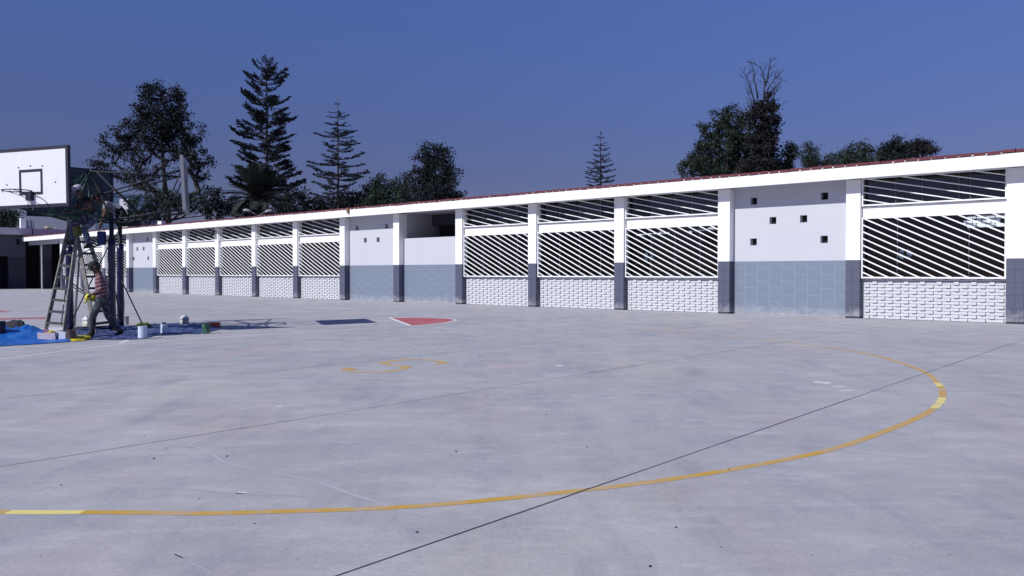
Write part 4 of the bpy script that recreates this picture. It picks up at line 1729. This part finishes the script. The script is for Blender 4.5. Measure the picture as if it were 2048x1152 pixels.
def body(root, J, top, trousers, fingers, seed=1, bare_arms=False):
    """J: joints in the person's own axes (x forward, y left, z up). One skinned surface."""
    V, E, RAD, REG = [], [], [], []

    def add(p, r):
        V.append(Vector(p)); RAD.append(r)
        return len(V) - 1

    def ch(start, pts, reg):
        last = start
        for p, r in pts:
            i = add(p, r)
            E.append((last, i)); REG.append(reg)
            last = i
        return last
    L = lambda a, c, f: Vector(a).lerp(Vector(c), f)
    pel = add(J['pelvis'], (.150, .14))
    ab = ch(pel, [(L(J['pelvis'], J['chest'], .5), (.160, .150))], 1)
    cst = ch(ab, [(J['chest'], (.165, .15))], 1)
    nb = ch(cst, [(L(J['chest'], J['neck'], .72), (.085, .08))], 1)
    nk = ch(nb, [(J['neck'], .052)], 0)
    hd = Vector(J['head'])
    hdir = (hd - Vector(J['neck'])).normalized()
    fw = Vector(J['face']).normalized()
    h0 = ch(nk, [(hd - hdir * .065 + fw * .012, .072)], 0)
    h1 = ch(h0, [(hd + hdir * .0, .092)], 0)
    h2 = ch(h1, [(hd + hdir * .07 - fw * .01, .076)], 3)
    ch(h1, [(hd + fw * .088 - hdir * .012, .026), (hd + fw * .115 - hdir * .028, .014)], 0)
    for s, sd in ((1, 'l'), (-1, 'r')):
        sh, el, wr = J['sh' + sd], J['el' + sd], J['ha' + sd]
        a = ch(cst, [(L(J['chest'], sh, .8), .075), (sh, .072), (L(sh, el, .5), .062)], 1)
        a = ch(a, [(el, .054), (L(el, wr, .5), .047)], 0 if bare_arms else 1)
        a = ch(a, [(wr, .028)], 0 if bare_arms else 1)
        hv = (Vector(wr) - Vector(el)).normalized()
        palm_ = ch(a, [(Vector(wr) + hv * .05, .030)], 0)
        if fingers:
            sv = hv.cross(Vector((0, 0, 1))).normalized()
            dn = Vector((0, 0, -1))
            for q in range(4):
                o = sv * (.028 - .019 * q)
                b0 = Vector(wr) + hv * .085 + o
                ch(palm_, [(b0, .0095), (b0 + hv * .03 + dn * .012, .009), (b0 + hv * (.045 - .006 * abs(q - 1)) + dn * .036, .008)], 0)
            tb = Vector(wr) + hv * .035 + sv * .042
            ch(palm_, [(tb, .0105), (tb + hv * .03 + dn * .022, .009)], 0)
        hp, kn, an, toe = J['hp' + sd], J['kn' + sd], J['an' + sd], J['to' + sd]
        g = ch(pel, [(hp, .105), (L(hp, kn, .45), .096), (kn, .076), (L(kn, an, .4), .072), (L(kn, an, .85), .066)], 2)
        g = ch(g, [(an, .042)], 4)
        hdv = (Vector(toe) - Vector(an))
        hv2 = Vector((hdv.x, hdv.y, 0)).normalized()
        ch(g, [(Vector(an) - hv2 * .045 + Vector((0, 0, -.035)), .034)], 4)
        ch(g, [(L(an, toe, .55) + Vector((0, 0, -.005)), .040), (toe, .030)], 4)
    me = bpy.data.meshes.new("body_frame")
    me.from_pydata([tuple(v) for v in V], E, [])
    tmp = bpy.data.objects.new("body_frame", me)
    COL.objects.link(tmp)
    tmp.modifiers.new("skin", 'SKIN')
    sub = tmp.modifiers.new("sub", 'SUBSURF')
    sub.levels = sub.render_levels = 1
    sv_ = me.skin_vertices[0].data
    for i, r in enumerate(RAD):
        sv_[i].radius = r if isinstance(r, tuple) else (r, r)
        sv_[i].use_root = (i == 0)
    dg = bpy.context.evaluated_depsgraph_get()
    out = bpy.data.meshes.new_from_object(tmp.evaluated_get(dg))
    bpy.data.objects.remove(tmp)
    for mm in (skin, top, trousers, hair, shoe):
        out.materials.append(mm)
    A = np.array([tuple(V[a]) for a, _ in E]); B = np.array([tuple(V[c]) for _, c in E])
    AB = B - A
    den = (AB ** 2).sum(1) + 1e-9
    mi = []
    for p in out.polygons:
        c = np.array(p.center)
        t = np.clip(((c - A) * AB).sum(1) / den, 0, 1)
        d = np.linalg.norm(c - (A + AB * t[:, None]), axis=1)
        mi.append(REG[int(np.argmin(d))])
    out.polygons.foreach_set("material_index", mi)
    out.polygons.foreach_set("use_smooth", [True] * len(mi))
    out.update()
    o = link("body", out, root)
    hdir = (Vector((0, 0, 1)) - fw * fw.z).normalized()
    # eyes and ears
    sidev = Vector((0, 0, 1)).cross(fw).normalized()
    eb = MB()
    for s in (-1, 1):
        eb.obox(hd + fw * .083 + sidev * .034 * s + hdir * .012, (.012, .016, .008))
    eb.build("eyes", hair, o)
    for s in (-1, 1):
        er = MB()
        er.lathe([(.008, -.03), (.02, -.015), (.022, .015), (.008, .03)], 8, hd + sidev * .09 * s - fw * .005)
        er.build("ear", skin, o, smooth=True)
    return o, hd, hdir, fw


def cap(root, hd, hdir, fw, m):
    side = hdir.cross(fw).normalized()
    f2 = side.cross(hdir).normalized()
    rot = Matrix((f2, side, hdir)).transposed()
    b = MB()
    i0 = 0
    prof = [(.106, .0), (.108, .03), (.100, .065), (.075, .095), (.035, .110), (.004, .113)]
    n = 16
    for r_, z in prof:
        for j in range(n):
            a = 2 * math.pi * j / n
            p = hd + hdir * .035 + rot @ Vector((r_ * 1.08 * math.cos(a), r_ * .95 * math.sin(a), z))
            b.v.append(tuple(p))
    for k in range(len(prof) - 1):
        for j in range(n):
            b.f.append((k * n + j, k * n + (j + 1) % n, (k + 1) * n + (j + 1) % n, (k + 1) * n + j)); b.m.append(0)
    c = b.build("cap", m, root, smooth=True)
    v = MB()
    top_, bot = [], []
    for k in range(9):
        a = R(-62 + 124 * k / 8)
        inn = Vector((.100 * math.cos(a), .095 * math.sin(a), .005))
        ex = Vector((.100 * math.cos(a) + .088 * math.cos(a * .9) ** .6, .095 * math.sin(a), -.018))
        top_.append((hd + hdir * .035 + rot @ inn, hd + hdir * .035 + rot @ ex))
    for k in range(8):
        (a, a2), (c_, c2) = top_[k], top_[k + 1]
        dn = hdir * -.008
        v.quad(a, a2, c2, c_)
        v.quad(c_ + dn, c2 + dn, a2 + dn, a + dn)
        v.quad(a2, a2 + dn, c2 + dn, c2)
    v.build("cap_peak", m, c)


# walking painter
def face_to(dx, dy):
    return math.atan2(dy, dx)


wk = thing("person", "walking painter in red and white striped jumper, black cap and stained grey jeans", "person", spot(204, 17.35, 0), face_to(-.93, -.37))
J = dict(pelvis=(0, 0, .87), chest=(.02, 0, 1.21), neck=(.075, 0, 1.395), head=(.14, 0, 1.525), face=(.86, .05, -.42),
         shl=(.05, .175, 1.325), shr=(.06, -.175, 1.325), ell=(-.02, .225, 1.07), elr=(.0, -.225, 1.07), hal=(.17, .11, .965), har=(.19, -.09, .95),
         hpl=(.01, .085, .85), hpr=(-.01, -.085, .85), knl=(.17, .09, .48), knr=(-.10, -.09, .46), anl=(.20, .09, .085), anr=(-.36, -.09, .115),
         tol=(.36, .10, .035), tor=(-.22, -.10, .03))
o, hd, hdir, fw = body(wk, J, stripe, jean, True)
cap(wk, hd, hdir, fw, blackcap)
b = MB()
b.lathe([(.088, -.05), (.100, -.01), (.098, .04)], 14, hd - fw * .022)
b.build("hair", hair, wk, smooth=True)
gl = mat("yellow_glove_rubber", (.62, .60, .03), .5, .2, 12)
gv = thing("yellow_gloves", "pair of bright yellow gloves held in the walking painter's hands", "gloves", wk.location, wk.rotation_euler.z)
for (gx, gy, gz, a_) in ((.29, -.09, .875, .5), (.17, -.17, .90, -.3)):
    b = MB()
    b.path([(gx - .03, gy, gz + .07), (gx, gy, gz + .01), (gx + .02, gy, gz - .06)], [.04, .055, .035], 8)
    for q in range(4):
        b.path([(gx + .02, gy - .03 + .02 * q, gz - .05), (gx + .035 + .01 * q, gy - .036 + .024 * q, gz - .11 - .01 * q)], [.012, .009], 5)
    b.path([(gx - .01, gy + .04, gz), (gx - .05, gy + .06, gz - .04)], [.013, .009], 5)
    b.build("glove", gl, gv, smooth=True)

# painter sitting on the ladder
p1 = thing("person", "painter in pale grey cap and dark vest sitting on the ladder top, head down", "person", spot(186, 18.95, 2.70), face_to(-.62, -.78))
J = dict(pelvis=(0, 0, 0), chest=(.15, 0, .34), neck=(.235, 0, .51), head=(.305, 0, .625), face=(.85, -.1, -.45),
         shl=(.17, .185, .45), shr=(.19, -.185, .45), ell=(.24, .25, .21), elr=(.26, -.26, .22), hal=(.44, .10, .14), har=(.45, -.14, .16),
         hpl=(.0, .095, -.02), hpr=(.02, -.095, -.02), knl=(.26, .16, -.28), knr=(.40, -.14, -.12), anl=(.16, .22, -.66), anr=(.36, -.20, -.56),
         tol=(.31, .25, -.70), tor=(.50, -.24, -.62))
o, hd, hdir, fw = body(p1, J, darkshirt, jean2, True, bare_arms=True)
cap(p1, hd, hdir, fw, greycap)

# painter leaning over the truss behind him
p2 = thing("person", "painter in pale shirt kneeling on the truss behind the seated one, bent forward", "person", spot(246, 20.0, 2.93), face_to(-.87, -.49))
J = dict(pelvis=(0, 0, 0), chest=(.30, 0, .14), neck=(.44, 0, .235), head=(.555, 0, .30), face=(.92, 0, -.4),
         shl=(.37, .18, .185), shr=(.37, -.18, .185), ell=(.39, .22, -.07), elr=(.40, -.20, -.07), hal=(.46, .17, -.27), har=(.47, -.16, -.26),
         hpl=(0, .095, -.02), hpr=(0, -.095, -.02), knl=(.10, .20, -.30), knr=(.12, -.20, -.30), anl=(-.32, .17, -.27), anr=(-.30, -.17, -.27),
         tol=(-.44, .17, -.33), tor=(-.42, -.17, -.33))
o, hd, hdir, fw = body(p2, J, greyshirt, darkshirt, True, bare_arms=True)
cap(p2, hd, hdir, fw, blackcap)

# ================================================================== paint things on the sheets
rr = random.Random(9)
tarp_l = mat("bright_blue_plastic", (.010, .105, .42), .38, .25, 2.0, .6, 6, spec=.5, stain=(.12, .30, .62), stain_amt=.5, stain_scale=3)
tarp_r = mat("shaded_blue_plastic", (.030, .047, .15), .42, .4, 3.5, .9, 7, spec=.5, stain=(.24, .28, .40), stain_amt=1.0, stain_scale=7)  # shade and pale crease highlights are put into this sheet's colour


def sheet(name, label, front, backl, m, nu, nv, amp, seed, bumps=()):
    f, k = smooth_pts([G(*p) for p in front], 10), smooth_pts([G(*p) for p in backl], 10)

    def at(L, u):
        j = u * (len(L) - 1)
        i = min(int(j), len(L) - 2)
        return L[i].lerp(L[i + 1], j - i)
    from mathutils import noise as mn
    V, F = [], []
    for i in range(nu + 1):
        for j in range(nv + 1):
            u, v = i / nu, j / nv
            p = at(f, u).lerp(at(k, u), v)
            e = min(u, 1 - u, v * .6, (1 - v) * .6)
            if e < .02:
                p = p + Vector((mn.noise((p.x * 5, p.y * 5, seed)), mn.noise((p.x * 5, p.y * 5, seed + 9)))) * .06
            q = Vector((p.x * 2.2, p.y * 2.2, seed))
            z = .012 + amp * (abs(mn.noise(q * 1.0)) * 1.2 + abs(mn.noise(q * 2.7)) * .6 + abs(mn.noise(q * 7)) * .25) * min(1, e * 14)
            for (bx, by, br, bh) in bumps:
                d = math.hypot((p.x - bx), (p.y - by)) / br
                if d < 1:
                    z += bh * (1 - d * d) ** 1.3 * (.7 + .6 * abs(mn.noise(q * 2.2)))
            V.append((p.x, p.y, z))
    for i in range(nu):
        for j in range(nv):
            a = i * (nv + 1) + j
            F.append((a, a + nv + 1, a + nv + 2, a + 1))
    me = bpy.data.meshes.new(name)
    c0 = Vector(V[len(V) // 2]); c0.z = 0
    me.from_pydata([tuple(Vector(v) - c0) for v in V], [], F)
    me.materials.append(m)
    me.polygons.foreach_set("use_smooth", [True] * len(F))
    o = link(name, me, None, c0)
    return tag(o, label, "plastic sheet")


hp = G(28, 678)
sheet("plastic_sheet", "bright sunlit blue plastic sheet heaped up at the left edge", [(-60, 696), (0, 693), (60, 690), (128, 685), (152, 681)], [(-70, 668), (0, 664), (50, 664), (95, 670), (138, 674)],
      tarp_l, 70, 26, .05, 1.5, [(hp.x - .1, hp.y + .3, .75, .26), (hp.x + .8, hp.y + .35, .45, .10), (hp.x - .9, hp.y + .3, .6, .16)])
sheet("plastic_sheet", "wide shade-darkened blue plastic sheet spread under the poles and paint cans", [(136, 681), (200, 680), (275, 679), (300, 674), (330, 669), (400, 668), (436, 660)], [(120, 664), (180, 658), (250, 653), (310, 649), (360, 647), (400, 648), (440, 654)],
      tarp_r, 150, 44, .06, 4.2)
wsh = mat("white_paper_sheet", (.6, .6, .63), .8, .06)
sheet("paper_sheet", "white crumpled paper sheet lying behind the ladder foot", [(60, 664.5), (100, 666), (140, 666)], [(95, 656), (120, 655), (150, 657)], wsh, 24, 10, .03, 7.7)
dk = mat("dark_cloth", (.03, .03, .04), .9, .2)
sheet("dark_cloth", "crumpled dark cloth heaped behind the bright blue sheet", [(2, 664), (25, 663.5), (50, 662.5)], [(8, 657), (28, 656), (46, 658)], dk, 24, 12, .10, 9.1, [(G(30, 660).x, G(30, 660).y, .55, .20)])
yl = mat("yellow_plastic_bag", (.60, .50, .02), .5, .25, 6, .5, 9, stain=(.03, .03, .03), stain_amt=.8, stain_scale=6)
sheet("yellow_bag", "flat yellow plastic bag with dark marks under the walking painter's foot", [(134, 683), (150, 683.5), (170, 681.5), (182, 679)], [(150, 678), (160, 675), (172, 673.5), (180, 675)], yl, 20, 10, .05, 2.4, [(G(160, 679).x, G(160, 679).y, .35, .05)])
sheet("yellow_bag", "strip of bright yellow plastic trailing behind the walking painter", [(190, 667), (215, 665), (252, 662)], [(192, 664.5), (218, 662), (248, 659.5)], yl, 22, 6, .03, 5.4)
dg_ = mat("dark_green_rag", (.05, .10, .02), .9, .3, 8, .4, 14, stain=(.28, .33, .04), stain_amt=.8, stain_scale=9)
sheet("paint_rag", "yellow green paint stained rag crumpled behind the white can", [(270, 658), (285, 660.5), (303, 659)], [(274, 652.5), (288, 649.5), (302, 653)], dg_, 20, 12, .09, 6.6, [(G(285, 657).x, G(285, 657).y, .4, .10)])
sheet("dark_rag", "black rag lying flat behind the green can on the blue sheet", [(384, 652), (402, 651.5), (424, 649)], [(392, 648), (405, 646.5), (420, 645.5)], dk, 16, 8, .03, 3.3)


def can(name, label, cat, px, py, wpx, hpx, m, lid=None, handle=None, taper=1.0, liquid=None, group=None):
    g = G(px, py)
    k = g.y / 1600.0
    r, h = wpx * k / 2, hpx * k
    t = thing(name, label, cat, g + Vector((0, r * .8, .014)), 0, group)
    b = MB()
    b.lathe([(r * taper * .97, 0), (r * taper, .01), (r * .985, h * .88), (r * 1.03, h * .89), (r * 1.03, h * .92), (r, h * .93), (r, h), (r * .93, h), (r * .93, h * .82)], 22)
    b.build("can_body", m, t, smooth=False)
    if liquid:
        b = MB(); b.lathe([(r * .92, h * .82), (r * .92, h * .83)], 20); b.build("paint", liquid, t)
    if lid:
        b = MB(); b.lathe([(r * .62, h), (r * .62, h * 1.14), (r * .55, h * 1.16)], 16); b.build("cap", lid, t)
    if handle:
        b = MB()
        b.path([(r * 1.02 * math.cos(R(a)), -r * .25 * math.sin(R(a)), h * .88 - r * .9 * math.sin(R(a))) for a in range(0, 181, 18)], .004, 5)
        b.build("handle", handle, t)
    return t


whitecan = mat("white_enamel_can", (.58, .66, .80), .45, .08, 6, stain=(.08, .12, .25), stain_amt=.4, stain_scale=9)
rust2 = mat("rust_brown_can", (.075, .05, .055), .6, .35, 9, stain=(.2, .15, .12), stain_amt=.4, stain_scale=12)
greencan = mat("green_paint_can", (.012, .09, .05), .5, .3, 7, stain=(.5, .55, .6), stain_amt=.5, stain_scale=11)
grn = mat("wet_green_paint", (.10, .17, .02), .3, .1)
can("paint_can", "white paint can with green drips on its rim standing at the sheet edge", "paint can", 281, 678, 17.5, 24, whitecan, handle=M['steel'], liquid=grn)
can("paint_can", "pale can with a dark screw cap, alone in the middle of the blue sheet", "paint can", 325, 668.5, 13, 19, whitecan, lid=M['navy'])
can("paint_can", "low rust brown paint can beside the ladder foot", "paint can", 136, 682.5, 19, 20, rust2, liquid=M['black'])
can("paint_can", "green paint can with white drips at the right end of the sheet", "paint can", 409, 667.5, 16, 18.5, greencan, handle=M['steel'], liquid=M['green'])
can("bucket", "grey bucket standing behind the right padded pole", "bucket", 249, 651, 11.5, 17, mat("grey_pail", (.30, .33, .37), .6, .1), handle=M['steel'], taper=.88)
can("bucket", "dark blue bucket cut off by the left edge of the view", "bucket", -4, 680, 17, 36, M['navy'], taper=.9)
orange = mat("orange_tray_plastic", (.56, .085, .03), .5, .15, 9)
tr = thing("paint_tray", "orange red plastic paint tray behind the green can", "tray", G(424, 655) + Vector((0, .1, .014)), R(10))
b = MB()
for s in (-1, 1):
    b.obox((.15 * s, 0, .055), (.015, .22, .11), Euler((0, R(-12 * s), 0)).to_matrix())
b.obox((0, -.11, .055), (.29, .015, .11), Euler((R(-10), 0, 0)).to_matrix())
b.obox((0, .11, .055), (.29, .015, .11), Euler((R(10), 0, 0)).to_matrix())
b.box(-.14, .14, -.10, .10, .0, .012)
b.build("tray_body", orange, tr)
b = MB(); b.box(-.13, .13, -.09, .09, .0125, .06); b.build("paint", rust2, tr)


def jug(label, px, py, wpx, hpx, seed):
    g = G(px, py)
    k = g.y / 1600.0
    w, h = wpx * k, hpx * k
    t = thing("jug", label, "jug", g + Vector((0, w * .4, .014)), R(seed), "clear plastic jugs of thinner")
    pl = mat("cloudy_plastic", (.58, .62, .60), .3, .05, spec=.5)
    lq = mat("pale_thinner", (.44, .48, .40), .3, .05)
    def ring(hw, hd_, z, n=16):
        out = []
        for j in range(n):
            a = 2 * math.pi * j / n
            c, s = math.cos(a), math.sin(a)
            out.append((hw * math.copysign(abs(c) ** .55, c), hd_ * math.copysign(abs(s) ** .55, s), z))
        return out
    def loft(rings, nm, m):
        b = MB()
        n = 16
        for r_ in rings:
            b.v += r_
        for kk_ in range(len(rings) - 1):
            for j in range(n):
                b.f.append((kk_ * n + j, kk_ * n + (j + 1) % n, (kk_ + 1) * n + (j + 1) % n, (kk_ + 1) * n + j)); b.m.append(0)
        b.f.append(tuple(range(n))[::-1]); b.m.append(0)
        b.f.append(tuple((len(rings) - 1) * n + j for j in range(n))); b.m.append(0)
        return b.build(nm, m, t, smooth=True)
    loft([ring(w * .47, w * .36, 0), ring(w * .5, w * .38, .01), ring(w * .5, w * .38, h * .56)], "liquid", lq)
    loft([ring(w * .5, w * .38, h * .562), ring(w * .5, w * .38, h * .70), ring(w * .36, w * .28, h * .82), ring(w * .16, w * .16, h * .90), ring(w * .13, w * .13, h * .93)], "shoulder", pl)
    b = MB(); b.lathe([(w * .15, h * .93), (w * .15, h), (w * .12, h)], 12); b.build("cap", M['wing_slab'], t)
    b = MB(); b.path([(-w * .05, 0, h * .93), (-w * .30, 0, h * .90), (-w * .46, 0, h * .74), (-w * .49, 0, h * .62)], w * .055, 6); b.build("handle", pl, t, smooth=True)


jug("clear jug of pale thinner on the sheet between broom and green can", 366, 651, 16.5, 20, 15)
jug("clear jug of pale thinner behind the ladder, left of the walking painter", 169, 655, 15.5, 22, -20)
tub = thing("plastic_tub", "clear plastic tub of rollers and rags at the ladder foot on the blue sheet", "tub", G(93, 682) + Vector((0, .15, .02)), R(-8))
tbm = mat("milky_pink_plastic", (.50, .44, .50), .4, .1, 6, stain=(.35, .2, .28), stain_amt=.5, stain_scale=8)
b = MB()
for s in (-1, 1):
    b.obox((.20 * s, 0, .075), (.01, .28, .15), Euler((0, R(6 * s), 0)).to_matrix())
    b.obox((0, .14 * s, .075), (.40, .01, .15), Euler((R(-6 * s), 0, 0)).to_matrix())
b.box(-.2, .2, -.14, .14, 0, .01)
b.build("tub_body", tbm, tub)
b = MB(); b.path([(-.16, .02, .20), (-.02, 0, .10)], .05, 10); b.build("roller", mat("mauve_roller", (.22, .12, .17), .9, .2), tub)
b = MB(); b.path([(-.05, -.05, .13), (.02, -.02, .17), (.1, .02, .13)], [.02, .035, .02], 6); b.build("yellow_rag", yl, tub, smooth=True)
b = MB(); b.box(.24, .52, -.10, .12, 0, .16); b.build("clear_box", mat("clear_pale_plastic", (.46, .52, .60), .3, .1, 6), tub)

# long handled things
br = thing("broom", "black stick propped against the right padded pole with its foot in the rag", "stick", G(287, 656))
e = spot(243, 20.35, H_EYE - 14.5 / 1600 * 20.35) - br.location
b = MB(); b.path([(0, 0, .02), e], .016, 7); b.build("handle", M['joint'], br, smooth=True)
b = MB(); b.path([(-.05, 0, .05), (.05, 0, .05)], .03, 8); b.build("roller", dg_, br, smooth=True)
pr = thing("roller_pole", "thin dark roller pole with white taped bands standing inside the ladder", "stick", G(121, 653))
e = spot(133, 20.1, H_EYE - 18 / 1600 * 20.1) - pr.location
b = MB(); b.path([(0, 0, .0), e], .014, 6); b.build("handle", M['steel'], pr, smooth=True)
for f0, f1 in ((.02, .07), (.52, .57)):
    b = MB(); b.path([e * f0, e * f1], .022, 7); b.build("tape_band", M['white_trim'], pr, smooth=True)
pp = thing("metal_pipe", "slim grey pipe leaning upright between the two halves of the ladder", "pipe", G(148, 652))
e = spot(160, 19.4, H_EYE + (546.5 - 500) / 1600 * 19.4) - pp.location
b = MB(); b.path([(0, 0, 0), e], .028, 8); b.build("tube", mat("grey_pipe", (.20, .21, .25), .5, .1), pp, smooth=True)

# hung from the truss
plaid = mat("blue_plaid_cloth", (.03, .05, .16), .8, .3, 14, stain=(.12, .22, .30), stain_amt=.6, stain_scale=18)
hb = thing("hanging_bag", "blue cloth bag hanging from the truss beside the seated painter's knee", "bag", spot(204, 19.3, 2.08), R(10))
b = MB()
b.path([(0, 0, 0), (0, 0, .08), (.005, 0, .22), (0, 0, .30), (0, 0, .33)], [.085, .105, .10, .10, .07], 10)
b.build("bag_body", plaid, hb, smooth=True)
b = MB(); b.path([(-.07, 0, .31), (-.03, 0, .48), (.0, 0, .60), (.03, 0, .48), (.07, 0, .31)], .006, 4); b.build("cord", M['joint'], hb)
yb_ = thing("hanging_bucket", "small dark yellow paint bucket hanging below the ladder top", "bucket", spot(156, 18.75, 2.27), 0)
b = MB(); b.lathe([(.085, 0), (.09, .01), (.115, .20), (.118, .21), (.105, .205)], 18); b.build("bucket_body", mat("olive_yellow_bucket", (.10, .095, .015), .5, .3, 9), yb_, smooth=False)
b = MB(); b.path([(.112 * math.cos(R(a)), 0, .20 + .16 * math.sin(R(a))) for a in range(0, 181, 15)], .004, 5); b.build("handle", M['steel'], yb_)
